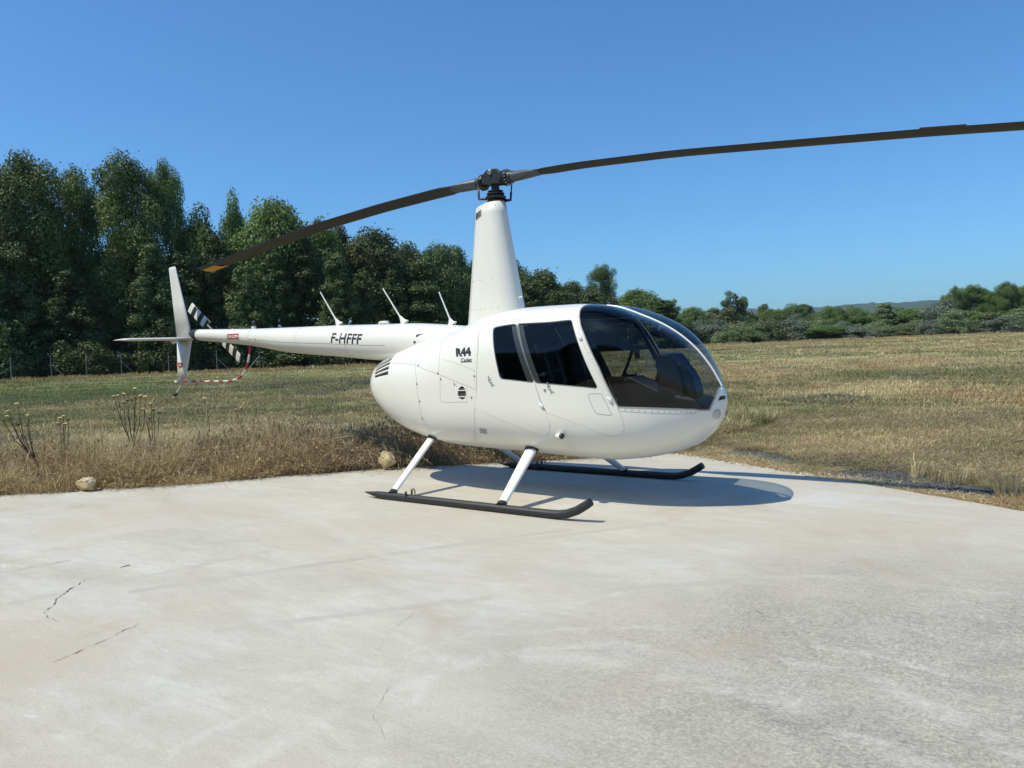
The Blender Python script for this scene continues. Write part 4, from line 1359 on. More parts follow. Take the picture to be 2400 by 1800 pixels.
def trunk_mesh(name, kind, seed, mat):
    r2 = np.random.default_rng(seed)
    mb = MB()
    hmax = {'poplar': .9, 'round': .7, 'pine': .93, 'spire': .9, 'bush': .35}[kind]
    w0 = .028 if kind != 'bush' else .02
    pts = [(r2.normal(0, .006) * i, r2.normal(0, .006) * i, hmax * i / 7 - .01) for i in range(8)]
    mb.tube(pts, [w0 * (1 - .85 * i / 7) for i in range(8)], 7)
    for i in range(12 if kind != 'bush' else 7):
        h = r2.uniform(.12, .8) * hmax; a = r2.uniform(0, 2 * np.pi); L = r2.uniform(.16, .34) * (1.1 - h)
        rise = .8 if kind in ('poplar', 'round', 'bush') else .15
        p0 = np.array([np.interp(h, [p[2] for p in pts], [p[j] for p in pts]) for j in range(2)] + [h])
        p1 = p0 + np.array((math.cos(a), math.sin(a), rise)) * L * .55; p2 = p0 + np.array((math.cos(a) * 1.1, math.sin(a) * 1.1, rise * 1.4)) * L
        mb.tube([p0, p1, p2], [w0 * .32, w0 * .22, w0 * .08], 5, cap=False)
    return mb.build(name, mat, None, link=False).data


PROTO = {}
for kind, leaf, bark_, n_, seeds in (('poplar', 'leaf_poplar', 'pale_bark', 60000, (11, 12, 13)), ('round', 'leaf_poplar', 'bark', 34000, (21, 22)),
                                     ('pine', 'leaf_pine', 'bark', 40000, (31, 32, 33)), ('spire', 'leaf_shrub', 'bark', 18000, (41, 42)), ('bush', 'leaf_shrub', 'bark', 12000, (51, 52, 53))):
    PROTO[kind] = [(crown(kind + '_crown', kind, n_, s_, M[leaf]), trunk_mesh(kind + '_trunk', kind, s_, M[bark_])) for s_ in seeds]
PROTO['thicket'] = [(crown('thicket_crown', 'bush', 12000, s_, M['leaf_pine']), trunk_mesh('thicket_trunk', 'bush', s_, M['bark'])) for s_ in (71, 72)]
PROTO['dome'] = [(crown('dome_crown', 'round', 32000, s_, M['leaf_pine']), trunk_mesh('dome_trunk', 'round', s_, M['bark'])) for s_ in (81, 82)]
PROTO['silver'] = [(crown('silver_crown', 'bush', 12000, 61, M['leaf_silver']), trunk_mesh('silver_trunk', 'bush', 61, M['bark']))]
TREE_NAMES = {'poplar': 'poplar_tree', 'round': 'broadleaf_tree', 'pine': 'pine_tree', 'spire': 'tapering_tree', 'bush': 'bush', 'silver': 'silver_leaved_bush', 'thicket': 'bush', 'dome': 'conifer'}
tree_rng = random.Random(5)


def tree(kind, x, y, h, w, label, group, z=None):
    cr, tk = tree_rng.choice(PROTO[kind])
    nm = TREE_NAMES[kind]
    e = empty(nm, (x, y, float(terrain(x, y)) - .05 if z is None else z))
    e.rotation_euler = (0, 0, tree_rng.uniform(0, 6.28))
    e.scale = (w, w, h)
    for part_, me in (('crown', cr), ('trunk', tk)):
        o = bpy.data.objects.new(part_, me); COL.objects.link(o); o.parent = e
    tag(e, label, 'bush' if kind in ('bush', 'silver') else 'tree', group)
    return e


def tree_px(kind, px, top, wpx, dist, label, group):
    x, y, z = spot(px, dist)
    h = height_at(px, top, dist) - z
    w = wpx / 2400 / FPX * dist
    return tree(kind, x, y, h / .97, w * ((1.12 if kind == 'poplar' else 1.8 if kind == 'pine' and dist > 88 else 1.3) if group == WOOD else 1.2 if kind == 'poplar' else 1.4), label, group)


WOOD, SIDE = WOOD_, SIDE_ = 'trees of the wood behind the fence', 'trees and bushes along the far edge of the field'
TREES = [
    ('poplar', -25, 350, 150, 86, 'tall leafy poplar cut by the left edge of the picture'),
    ('poplar', 92, 368, 170, 84, 'broad tall poplar, first full crown from the left edge of the wood'),
    ('poplar', 196, 402, 130, 88, 'loose thin poplar left of the sky gap above the tail fin'),
    ('poplar', 320, 366, 150, 84, 'tallest twin-topped poplar right of the sky gap'),
    ('poplar', 414, 384, 92, 86, 'narrow detached poplar leaning beside the twin-topped poplar'),
    ('round', 492, 464, 120, 85, 'lower poplar in the dip above the rotor blade tip'),
    ('round', 566, 428, 70, 90, 'small pointed treetop sticking up between two poplars'),
    ('round', 655, 414, 190, 86, 'big round-headed poplar behind the middle of the left blade'),
    ('round', 765, 468, 130, 88, 'poplar half hidden behind the left blade, right of the big round head'),
    ('dome', 812, 500, 103, 92, 'small conifer top just under the left blade'),
    ('dome', 888, 512, 172, 90, 'broad dark conifer behind the middle antenna'),
    ('dome', 968, 545, 114, 94, 'dark conifer between the second antenna and the mast'),
    ('dome', 1035, 540, 114, 92, 'olive tinted conifer behind the third antenna'),
    ('dome', 1085, 556, 103, 98, 'conifer just left of the mast fairing'),
    ('dome', 1150, 570, 126, 104, 'conifer hidden behind the mast fairing'),
    ('dome', 1212, 588, 103, 106, 'conifer just right of the mast fairing'),
    ('dome', 1285, 616, 126, 112, 'shaggy conifer above the cabin roof'),
    ('dome', 1352, 645, 103, 120, 'low conifer left of the bright poplar over the cabin'),
    ('poplar', 1415, 621, 76, 126, 'bright upright poplar above the windshield top'),
    ('round', 1505, 658, 130, 136, 'round dark tree at the right end of the wood'),
    ('round', 1462, 690, 80, 142, 'small dark tree between the bright poplar and the round tree'),
]
for k, px, top_, wpx, dist, lab in TREES: tree_px(k, px, top_, wpx, dist, lab, WOOD)
# darker under-storey of young conifers in front of the poplars
UNDER = [(-30, 560, 130, 'dark young conifer at the far left edge below the poplars'), (60, 505, 130, 'brownish conifer in front of the broad poplar'),
         (118, 560, 120, 'brownish conifer with bare lower branches left of the stabilizer tip'), (175, 640, 130, 'low bushy conifer left of the tail stabilizer'),
         (235, 700, 110, 'short dark conifer behind the stabilizer tip'), (300, 600, 120, 'dark conifer just left of the tail fin'),
         (372, 580, 120, 'olive conifer right behind the tail fin'), (440, 600, 120, 'conifer behind the tail rotor'), (520, 560, 120, 'conifer behind the yellow blade tip'),
         (585, 630, 110, 'young conifer above the boom beacon'), (650, 600, 120, 'conifer left of the first antenna'), (722, 560, 120, 'conifer behind the first antenna'),
         (800, 600, 110, 'conifer above the registration letters'), (860, 640, 100, 'short conifer left of the middle antenna base'), (930, 620, 110, 'short conifer right of the middle antenna'),
         (1000, 620, 110, 'young conifer left of the third antenna tip'), (1070, 640, 100, 'young conifer by the mast foot'), (1170, 660, 100, 'young conifer right behind the mast'), (1250, 665, 90, 'young conifer over the rear of the roof'),
         (1320, 690, 90, 'young conifer over the middle of the roof'), (1400, 690, 90, 'young conifer at the foot of the bright poplar'), (1560, 705, 80, 'small tree beside the round tree, above the windshield strip')]
for i, (px, top_, wpx, lab) in enumerate(UNDER):
    tree_px('pine', px, top_, wpx, 80 + (i % 3) * 1.5 + max(0, px - 850) * .055, lab, WOOD)
MARKS = [(-400, 'left of the picture edge'), (0, 'at the left picture edge'), (60, 'above the leftmost thistle'), (140, 'above the low flat thistle'), (200, 'above the left stone'), (262, 'at the stabilizer tip'), (330, 'above the largest thistle'), (400, 'behind the tail fin'),
         (450, 'behind the upper tail rotor blade'), (505, 'at the tail boom end'), (560, 'behind the lower tail rotor blade'), (600, 'behind the beacon'), (660, 'between beacon and first antenna'), (740, 'at the first antenna tip'), (800, 'behind the registration letters'),
         (850, 'between first and second antenna'), (900, 'at the second antenna tip'), (960, 'between second and third antenna'), (1030, 'at the third antenna tip'), (1080, 'just left of the mast'), (1150, 'behind the mast'), (1235, 'just right of the mast'), (1300, 'over the rear cabin roof'),
         (1370, 'over the windshield top corner'), (1425, 'under the bright upright poplar'), (1500, 'seen through the windshield'), (1560, 'over the windshield strip'), (1600, 'just right of the windshield glass'), (1650, 'behind the helicopter nose'), (1690, 'just right of the nose'), (1725, 'below the pointed tree'),
         (1765, 'right of the pointed tree'), (1810, 'below the pale green tree'), (1860, 'below the silvery bush'), (1905, 'below the start of the long hill'), (1950, 'below the rounded hedge tree'), (2000, 'below the layered tree'), (2050, 'right of the layered tree'), (2090, 'below the bright green tree'),
         (2135, 'below the yellowish tree'), (2180, 'left of the silver tree'), (2215, 'below the silver tree'), (2260, 'below the first tall poplar'), (2310, 'below the second tall poplar'), (2360, 'below the tallest right poplar'), (2400, 'at the right picture edge'), (2460, 'beyond the right picture edge')]


USED = set()


def where(px, row):
    m = min((q for q in MARKS if (row, q[1]) not in USED), key=lambda q: abs(q[0] - px))[1]
    USED.add((row, m))
    return m


# shrubs filling the foot of the wood
ur = random.Random(3)
for i in range(34):
    px = -60 + i * 48 + ur.uniform(-12, 12)
    dist = 79 + max(0, px - 850) * .062 + ur.uniform(-1, 7)
    tree_px('thicket', px, 735 + ur.uniform(-35, 55) - (30 if px > 1000 else 0), ur.uniform(90, 140), dist, 'undergrowth bush behind the fence, ' + where(px, 0), 'undergrowth bushes at the foot of the wood')
# dense back rows so the wood reads as deep
for i in range(26):
    px = -80 + i * 62 + ur.uniform(-15, 15)
    dist = 104 + max(0, px - 850) * .07 + ur.uniform(-3, 14)
    top_ = np.interp(px, [-80, 100, 250, 330, 470, 650, 800, 1000, 1250, 1450, 1600], [480, 450, 580, 520, 570, 490, 540, 560, 625, 690, 740]) + ur.uniform(-10, 30)
    tree_px('round', px, top_, ur.uniform(120, 170), dist, 'dark tree deep in the wood, ' + where(px, 1), 'trees deep inside the wood')
# far hedge line on the right
RIGHT = [
    ('spire', 1585, 716, 44, 190, 'small pointed tree just right of the windshield top'), ('round', 1625, 722, 80, 185, 'pale rounded tree between the windshield and the pointed tree'),
    ('silver', 1640, 760, 90, 180, 'greyish bush right of the windshield'),
    ('spire', 1718, 697, 66, 185, 'pointed dark green tree standing above the hedge before the hill'), ('spire', 1748, 712, 40, 187, 'smaller second top leaning on the pointed tree'),
    ('bush', 1712, 782, 60, 172, 'dark low bush in front of the pointed tree'), ('bush', 1762, 765, 72, 174, 'dark rounded bush right of the pointed tree foot'),
    ('round', 1810, 728, 80, 190, 'pale green tree right of the pointed tree'), ('silver', 1865, 745, 62, 186, 'silvery bush in the middle of the hedge'),
    ('round', 1858, 722, 90, 200, 'dark flat-topped tree behind the silvery bush'), ('bush', 1905, 748, 70, 186, 'green bush below the long hill'),
    ('round', 1945, 728, 60, 196, 'rounded tree below the long hill'), ('silver', 1985, 762, 60, 186, 'low grey bush below the hill crest'),
    ('round', 2010, 732, 90, 202, 'spreading dark tree with layered top'), ('spire', 2075, 728, 70, 192, 'bright green tree right of the layered tree'),
    ('bush', 2055, 765, 80, 186, 'low dark bush in the right part of the hedge'), ('round', 2135, 728, 100, 196, 'yellowish green tree left of the silver tree'),
    ('bush', 2140, 760, 90, 188, 'dark bush at the foot of the yellowish tree'), ('silver', 2212, 708, 80, 186, 'large silver grey tree near the right edge'),
    ('poplar', 2240, 676, 50, 190, 'first tall poplar right of the silver tree'), ('poplar', 2288, 672, 80, 192, 'second poplar, broad, right of the silver tree'),
    ('poplar', 2330, 690, 50, 190, 'lower poplar between two taller ones by the right edge'), ('poplar', 2362, 666, 66, 188, 'tallest poplar by the right edge'), ('poplar', 2400, 676, 56, 190, 'poplar cut by the right edge of the picture'),
    ('bush', 2270, 735, 100, 184, 'dark bush below the two tall poplars'), ('bush', 2350, 735, 110, 183, 'bush at the foot of the rightmost poplars'), ('bush', 2430, 720, 110, 183, 'bush running out of the right edge'),
]
for k, px, top_, wpx, dist, lab in RIGHT: tree_px(k, px, top_ - (15 if k != 'poplar' else 5), wpx * (.85 if k == 'round' else .66 if k == 'poplar' else 1), dist, lab, SIDE)
for i in range(22):
    px = 1560 + i * 42 + ur.uniform(-10, 10)
    tree_px(('bush', 'round', 'bush', 'silver')[i % 4], px, np.interp(px, [1560, 1750, 2100, 2450], [752, 748, 742, 728]) + ur.uniform(-20, 26), ur.uniform(60, 100), 177 + ur.uniform(-2, 8), 'low bush of the far hedge, ' + where(px, 2), 'bushes of the far hedge')
for i in range(19):
    px = 1578 + i * 35 + ur.uniform(-8, 8)
    tree_px('round' if i % 3 else 'spire', px, np.interp(px, [1570, 1650, 1760, 2000, 2200, 2260], [718, 722, 720, 716, 714, 696]) + ur.uniform(-8, 12), ur.uniform(44, 72), 206 + ur.uniform(-4, 10), 'green back row tree of the hedge, ' + where(px, 3), 'back row trees of the far hedge')
for px, top_, w_ in ((2226, 690, 34), (2262, 683, 36), (2308, 679, 36), (2345, 684, 32), (2383, 672, 36), (2425, 682, 36)):
    tree_px('poplar', px, top_, w_, 197, 'slim back row poplar, ' + where(px, 4), 'slim poplars at the right end of the hedge')
# trees on the photographer's side, mirrored in the cabin windows
for i in range(15):
    a = R(196 + i * 7.0); d_ = 24 + ur.uniform(-1, 4)
    tree('round' if i % 3 else 'pine', d_ * math.cos(a), d_ * math.sin(a), ur.uniform(8, 11), ur.uniform(7, 9), 'tree behind the photographer, seen only as a reflection in the cabin windows', 'trees mirrored in the windows')
for i in range(14):
    a = R(199 + i * 7.4); d_ = 18.5 + ur.uniform(-.5, 1.5)
    tree('bush', d_ * math.cos(a), d_ * math.sin(a), ur.uniform(2.2, 3.5), ur.uniform(4, 6), 'bush behind the photographer, seen only as a reflection in the cabin windows', 'bushes mirrored in the windows')


# ------------------------------------------------------------------ far hills
def hills():
    m, t, p = nodes('wooded_hill')
    geo = N(t, 'ShaderNodeNewGeometry')
    n1 = noise(t, .012, 6, .7, geo.outputs['Position'])
    c = mixc(t, n1.outputs[0], (.016, .034, .016), (.045, .068, .028))
    t.links.new(c, p.inputs['Base Color']); p.inputs['Roughness'].default_value = 1
    b = N(t, 'ShaderNodeBump', i_Strength=1, i_Distance=12)
    t.links.new(n1.outputs[0], b.inputs['Height']); t.links.new(b.outputs[0], p.inputs['Normal'])
    D = 3600
    prof_px = [(1200, 760), (1450, 745), (1560, 738), (1650, 729), (1700, 725), (1750, 723), (1800, 725), (1850, 735), (1880, 731), (1905, 719), (1960, 717), (2000, 714), (2060, 710), (2120, 708), (2180, 703), (2240, 700), (2330, 697), (2450, 700), (2700, 720)]
    pxs = np.linspace(1200, 2700, 160)
    tops = np.interp(pxs, [p_[0] for p_ in prof_px], [p_[1] for p_ in prof_px])
    V, F = [], []
    rows = 7
    for j in range(rows):
        s_ = j / (rows - 1)
        for px, tp in zip(pxs, tops):
            dist = D - 900 * (1 - s_) + 60 * math.sin(px * .021 + j)
            x, y, _ = spot(px, dist)
            zt_ = height_at(px, tp, D)
            z = 1.0 + (zt_ - 1.0) * (s_**.8) * (1 if s_ == 1 else 1 + .03 * math.sin(px * .05 + 2 * j)) + (rng.normal(0, 1.6) if s_ == 1 else 0)
            V.append((x, y, z))
    k = len(pxs)
    for px, tp in zip(pxs, tops):        # far side slopes down again
        x, y, _ = spot(px, D + 900); V.append((x, y, 1.0))
    for j in range(rows):
        for i in range(k - 1): F.append((j * k + i, j * k + i + 1, (j + 1) * k + i + 1, (j + 1) * k + i))
    o = fix_normals(mk('hills', V, F, m, None, True)); tag(o, kind='structure')


hills()

# ------------------------------------------------------------------ air
hz = MB().box((0, 0, 104), (13400, 13400, 212)).build('haze', None or bpy.data.materials.new('air'))
hm = hz.data.materials[0]; hm.use_nodes = True; hm.node_tree.nodes.clear()
ho = hm.node_tree.nodes.new('ShaderNodeOutputMaterial'); hv = hm.node_tree.nodes.new('ShaderNodeVolumePrincipled')
hv.inputs['Color'].default_value = (.66, .87, 1.0, 1); hv.inputs['Density'].default_value = .85e-4; hv.inputs['Anisotropy'].default_value = .2
hm.node_tree.links.new(hv.outputs[0], ho.inputs['Volume'])
tag(hz, kind='stuff')

# ------------------------------------------------------------------ fence
fence = empty('wire_fence', (0, 0, 0))
tag(fence, 'wire fence with thin braced grey posts along the foot of the dark wood', 'fence')
M['wire'] = plain('weathered_wire', (.07, .075, .07), .6, .3)
M['galv'] = plain('galvanised_post', (.27, .28, .27), .55, .3)
FP = [(-60, 73), (28, 74), (122, 74.5), (205, 75), (287, 75), (398, 75.5), (511, 76), (611, 76), (730, 77.5), (836, 79), (930, 82), (1010, 86), (1090, 91), (1180, 97), (1270, 104), (1360, 112), (1450, 122), (1530, 133), (1610, 146)]
posts = []
for i, (px, dist) in enumerate(FP):
    x, y, z = spot(px, dist); posts.append((x, y, z))
for i, (x, y, z) in enumerate(posts):
    a = np.array(posts[max(i - 1, 0)]); b = np.array(posts[min(i + 1, len(posts) - 1)]); d = (b - a)[:2]; d /= np.linalg.norm(d)
    tow = -np.array((x - CAM[0], y - CAM[1])); tow /= np.linalg.norm(tow)
    po = MB().tube([(x, y, z - .2), (x, y, z + 1.85), (x - d[0] * .22, y - d[1] * .22, z + 2.10)] if i in (2, 4, 7, 9) else [(x, y, z - .2), (x, y, z + 1.9)], .032, 6).build('post', M['galv'], fence)
    if i % 2 == 0 or i in (7, 9):
        for s_ in ((1,) if i != 7 else (1, -1)):
            MB().tube([(x, y, z + 1.25), (x + s_ * d[0] * 1.15 + tow[0] * .2, y + s_ * d[1] * 1.15 + tow[1] * .2, z - .05)], .028, 5).build('brace', M['galv'], po)
mesh_mb = MB()
for (x0, y0, z0), (x1, y1, z1) in zip(posts[:-1], posts[1:]):
    for h in np.linspace(.15, 1.85, 6):
        mesh_mb.tube([(x0, y0, z0 + h), (x1, y1, z1 + h)], .003, 3, cap=False)
    n_ = 9
    for k in range(1, n_):
        t = k / n_
        p = np.array((x0, y0, z0)) * (1 - t) + np.array((x1, y1, z1)) * t
        mesh_mb.tube([p + np.array((0, 0, .1)), p + np.array((0, 0, 1.85))], .003, 3, cap=False)
mesh_mb.build('wire_mesh', M['wire'], fence)['kind'] = 'stuff'

# ------------------------------------------------------------------ grass and herbs
def tuft(name, n, h, spread, mat, seed, wid=.006, lean=.35, heads=0.0):
    r2 = np.random.default_rng(seed)
    V, F, S = [], [], []
    for i in range(n):
        a = r2.uniform(0, 6.283); r_ = spread * math.sqrt(r2.random())
        b = np.array((r_ * math.cos(a), r_ * math.sin(a), -.02))
        hh = h * r2.uniform(.45, 1.1); la = a + r2.normal(0, .9); ln = abs(r2.normal(lean, lean * .5)) * hh
        ld = np.array((math.cos(la), math.sin(la), 0))
        w = wid * r2.uniform(.6, 1.4); sd_ = np.array((-math.sin(la + r2.normal(0, .8)), math.cos(la), 0)) * w
        m1 = b + ld * ln * .35 + np.array((0, 0, hh * .6)); tp = b + ld * ln + np.array((0, 0, hh * (1 - .25 * ln / hh)))
        k = len(V); V += [b - sd_, b + sd_, m1 + sd_ * .8, m1 - sd_ * .8, tp]
        F += [(k, k + 1, k + 2, k + 3), (k + 3, k + 2, k + 4)]
        s_ = r2.uniform(0, 1); S += [s_, s_]
        if r2.random() < heads:
            q = len(V); hd = np.array((ld[0] * .012, ld[1] * .012, .02))
            V += [tp - hd * 1.6 - sd_ * 1.2, tp - hd * 1.6 + sd_ * 1.2, tp + hd * 1.2 + sd_ * 1.6, tp + hd * 2.4, tp + hd * 1.2 - sd_ * 1.6]
            F += [(q, q + 1, q + 2, q + 3, q + 4)]; S.append(1.0)
    o = mk(name, V, F, mat, None, False, None, link=False)
    set_shade(o.data, S)
    return o


def tangle(name, n, h, spread, mat, seed, wid=.0016):
    """dry stems lying and arching across one another"""
    r2 = np.random.default_rng(seed)
    V, F, S = [], [], []
    for i in range(n):
        a = r2.uniform(0, 6.283); b = np.array((r2.normal(0, spread * .6), r2.normal(0, spread * .6), r2.uniform(0, .25) * h))
        d_ = np.array((math.cos(a), math.sin(a), 0)); sd_ = np.array((-math.sin(a), math.cos(a), .6)) * wid * r2.uniform(.7, 1.5)
        L = h * r2.uniform(.5, 1.3); k0 = r2.uniform(.2, 1.2)
        P = [b, b + d_ * L * .45 + np.array((0, 0, L * .45 * k0)), b + d_ * L * .95 + np.array((0, 0, L * .55 * k0 * r2.uniform(.4, 1.2)))]
        q = len(V)
        for p, w in zip(P, (1, .8, .35)): V += [p - sd_ * w, p + sd_ * w]
        F += [(q, q + 1, q + 3, q + 2), (q + 2, q + 3, q + 5, q + 4)]; s_ = r2.random(); S += [s_, s_]
        for j in range(r2.integers(0, 4)):
            p = P[1] + (P[2] - P[1]) * r2.random(); e = r2.normal(0, .022, 3); w_ = r2.normal(0, .006, 3)
            q = len(V); V += [p, p + e * .5 + w_, p + e, p + e * .5 - w_]; F.append((q, q + 1, q + 2, q + 3)); S.append(r2.random())
    o = mk(name, V, F, mat, None, False, None, link=False)
    set_shade(o.data, S)
    return o


def scatter(name, xy, size, idx, protos, label, cat, z_off=0.0):
    n = len(xy)
    col = bpy.data.collections.new(name + '_kinds')
    for i, o in enumerate(protos):
        o.name = '%s_kind_%s' % (name, chr(97 + i)); col.objects.link(o)
    z = terrain(xy[:, 0], xy[:, 1]) + z_off
    me = bpy.data.meshes.new(name)
    me.vertices.add(n); me.vertices.foreach_set('co', np.c_[xy, z].astype(np.float32).ravel())
    a = me.attributes.new('pick', 'INT', 'POINT'); a.data.foreach_set('value', np.asarray(idx, dtype=np.int32))
    a = me.attributes.new('turn', 'FLOAT_VECTOR', 'POINT'); a.data.foreach_set('vector', np.c_[np.zeros(n), np.zeros(n), rng.uniform(0, 6.283, n)].astype(np.float32).ravel())
    a = me.attributes.new('size', 'FLOAT_VECTOR', 'POINT'); a.data.foreach_set('vector', np.asarray(size, dtype=np.float32).ravel())
    o = bpy.data.objects.new(name, me); COL.objects.link(o)
    g = bpy.data.node_groups.new(name, 'GeometryNodeTree')
    g.interface.new_socket('Geometry', in_out='INPUT', socket_type='NodeSocketGeometry'); g.interface.new_socket('Geometry', in_out='OUTPUT', socket_type='NodeSocketGeometry')
    gi = g.nodes.new('NodeGroupInput'); go = g.nodes.new('NodeGroupOutput')
    ip = g.nodes.new('GeometryNodeInstanceOnPoints'); ci = g.nodes.new('GeometryNodeCollectionInfo')
    ci.inputs['Collection'].default_value = col; ci.inputs['Separate Children'].default_value = True; ci.inputs['Reset Children'].default_value = True
    def attr(nm, typ):
        q = g.nodes.new('GeometryNodeInputNamedAttribute'); q.data_type = typ; q.inputs[0].default_value = nm; return q.outputs[0]
    g.links.new(gi.outputs[0], ip.inputs['Points']); g.links.new(ci.outputs[0], ip.inputs['Instance'])
    ip.inputs['Pick Instance'].default_value = True
    g.links.new(attr('pick', 'INT'), ip.inputs['Instance Index']); g.links.new(attr('turn', 'FLOAT_VECTOR'), ip.inputs['Rotation']); g.links.new(attr('size', 'FLOAT_VECTOR'), ip.inputs['Scale'])
    g.links.new(ip.outputs[0], go.inputs[0])
    md = o.modifiers.new('scatter', 'NODES'); md.node_group = g
    tag(o, label, cat, None, 'stuff')
    return o


rng = np.random.default_rng(99)


def wedge(d0, d1, n, px0=-250, px1=2650):
    """random ground points in the view wedge between two distances"""
    px = rng.uniform(px0, px1, n); dist = np.sqrt(rng.uniform(d0**2, d1**2, n))
    d = AX[None, :2] * ((px - 1200) / 2400 / FPX)[:, None] + AF[None, :2]
    d /= np.linalg.norm(d, axis=1, keepdims=True)
    return CAM[None, :2] + d * dist[:, None], px, dist


def vnoise(x, y, s, seed):
    """smooth value noise"""
    r2 = np.random.default_rng(seed); T = r2.random((64, 64))
    u = x / s; v = y / s; i = np.floor(u).astype(int); j = np.floor(v).astype(int); fu = u - i; fv = v - j
    fu = fu * fu * (3 - 2 * fu); fv = fv * fv * (3 - 2 * fv)
    g_ = lambda a, b: T[a % 64, b % 64]
    return (g_(i, j) * (1 - fu) + g_(i + 1, j) * fu) * (1 - fv) + (g_(i, j + 1) * (1 - fu) + g_(i + 1, j + 1) * fu) * fv


KIND_ORDER = ['straw', 'rust_straw', 'grass_olive', 'grass_green', 'grass_grey']


def choose(x, y, px, dist):
    """which grass grows where"""
    a = vnoise(x, y, 7.5, 1) * .45 + vnoise(x, y, 2.4, 2) * .35 + vnoise(x, y, .7, 5) * .2; b = vnoise(x, y, 3.1, 3); r_ = rng.random(len(x))
    leftness = np.clip((900 - px) / 900, 0, 1) * np.clip((dist - 11) / 10, 0, 1)
    g = a + .34 * leftness + (r_ - .5) * .34
    k = np.zeros(len(x), int)
    k[g > .45] = 2
    k[g > .74] = 3
    k[(g < .52) & (b > .50) & (r_ > .3)] = 1
    k[(b < .22) & (r_ > .6)] = 4
    return k


GRAV = [gpx(*q) for q in ((1880, 1108), (1940, 1100), (2020, 1093), (2110, 1098), (2200, 1112), (2290, 1130), (2345, 1146), (2345, 1160), (2280, 1158), (2180, 1145), (2080, 1130), (1980, 1119))]
GRAV2 = [gpx(*q) for q in ((1672, 1054), (1720, 1049), (1790, 1052), (1850, 1064), (1875, 1077), (1840, 1083), (1780, 1070), (1720, 1062))]


def keep_out(p, margin=.0):
    return ~(in_poly(p[:, 0], p[:, 1], PAD)) & (pad_dist(p[:, 0], p[:, 1]) > margin)


# tall dry verge along the left edge of the pad
def verge_side(p):
    """True on the left-hand edge of the pad"""
    return (p[:, 1] - (-2.91)) < (p[:, 0] + 5.03) * 1.11 + 60 * 0 + 12


pts, px, dist = wedge(5, 17, 70000)
pd = pad_dist(pts[:, 0], pts[:, 1])
out = keep_out(pts, .015)
left_ = pts[:, 0] < .25 + .0 * px
den = np.where(left_, np.interp(pd, [0, .12, .5, 2.5, 6], [.30, .62, .8, .60, .42]), np.interp(pd, [0, .22, .5, 6], [1.0, .75, .40, .36]))
grav_ = in_poly(pts[:, 0], pts[:, 1], GRAV) | in_poly(pts[:, 0], pts[:, 1], GRAV2)
den = np.where(grav_, .006, den)
for sx_, sy_ in (gpx(202, 1150), gpx(908, 1100), gpx(475, 1122)):
    den = np.where(np.hypot(pts[:, 0] - sx_, pts[:, 1] - sy_) < .26, 0, den)
pn_ = vnoise(pts[:, 0], pts[:, 1], .8, 31) * .6 + vnoise(pts[:, 0], pts[:, 1], .28, 32) * .4
den = np.where(left_ & (pd > .25), den * np.clip(pn_ * 2.6 - .55, .06, 1.25), den)
k = out & (rng.random(len(pts)) < den)
pts, px, dist, pd, left_ = pts[k], px[k], dist[k], pd[k], left_[k]
idx = choose(pts[:, 0], pts[:, 1], px, dist)
edge = (pd < 1.0) & left_
r_ = rng.random(len(pts))
idx[edge & (r_ < .42)] = 1; idx[edge & (r_ > .62)] = 0
midv = (pd >= 1.0) & (pd < 3.2) & left_
idx[midv & (r_ < .26)] = 0; idx[midv & (r_ > .82)] = 1; idx[midv & (r_ > .34) & (r_ < .62)] = 2; idx[midv & (r_ > .62) & (r_ < .72)] = 3
tang = left_ & (pd < 2.6) & (rng.random(len(pts)) < .22)
idx[tang] = np.where(rng.random(tang.sum()) < .55, 5, 6)
rim2 = ~left_ & (idx == 2) & (rng.random(len(pts)) < .40); idx[rim2] = np.where(rng.random(rim2.sum()) < .6, 1, 6)
rim = (pd < .35) & ~left_
idx[rim & (r_ < .55)] = 1; idx[rim & (r_ > .55)] = 0
patch_ = vnoise(pts[:, 0], pts[:, 1], .85, 21) * .6 + vnoise(pts[:, 0], pts[:, 1], .3, 22) * .4
brush = np.exp(-(((pts[:, 0] + 2.6) / 1.5)**2 + ((pts[:, 1] - 1.1) / 1.3)**2))
idx[left_ & (rng.random(len(pts)) < brush * .6)] = 6
patch_ = patch_ + .35 * brush
hgt = np.where(left_, np.interp(pd, [0, .3, 1.2, 2.5, 5, 7], [.42, 1.15, 1.75, 1.30, .70, .45]) * (.25 + 1.35 * patch_), np.interp(pd, [0, .35, 1, 3, 6], [.16, .17, .26, .38, .42])) * rng.uniform(.6, 1.35, len(pts))
wid_ = np.where(left_, 1.0, .8) * rng.uniform(.8, 1.3, len(pts))
near_k = [tuft('t', 26, .36, .13, M['straw'], 1, .0016, .55, .3), tuft('t', 36, .24, .13, M['rust_straw'], 2, .0018, .8, .15), tuft('t', 36, .27, .13, M['grass_olive'], 3, .0019, .6, .15),
          tuft('t', 44, .20, .12, M['grass_green'], 4, .0022, .6), tuft('t', 40, .18, .13, M['grass_grey'], 5, .0040, .8),
          tangle('t', 30, .26, .20, M['rust_straw'], 6), tangle('t', 26, .32, .22, M['dark_dry'], 7)]
scatter('verge_grass', pts, np.c_[wid_, wid_, hgt], idx, near_k, 'tangled dry grass growing along the edge of the concrete', 'grass', 0.0)

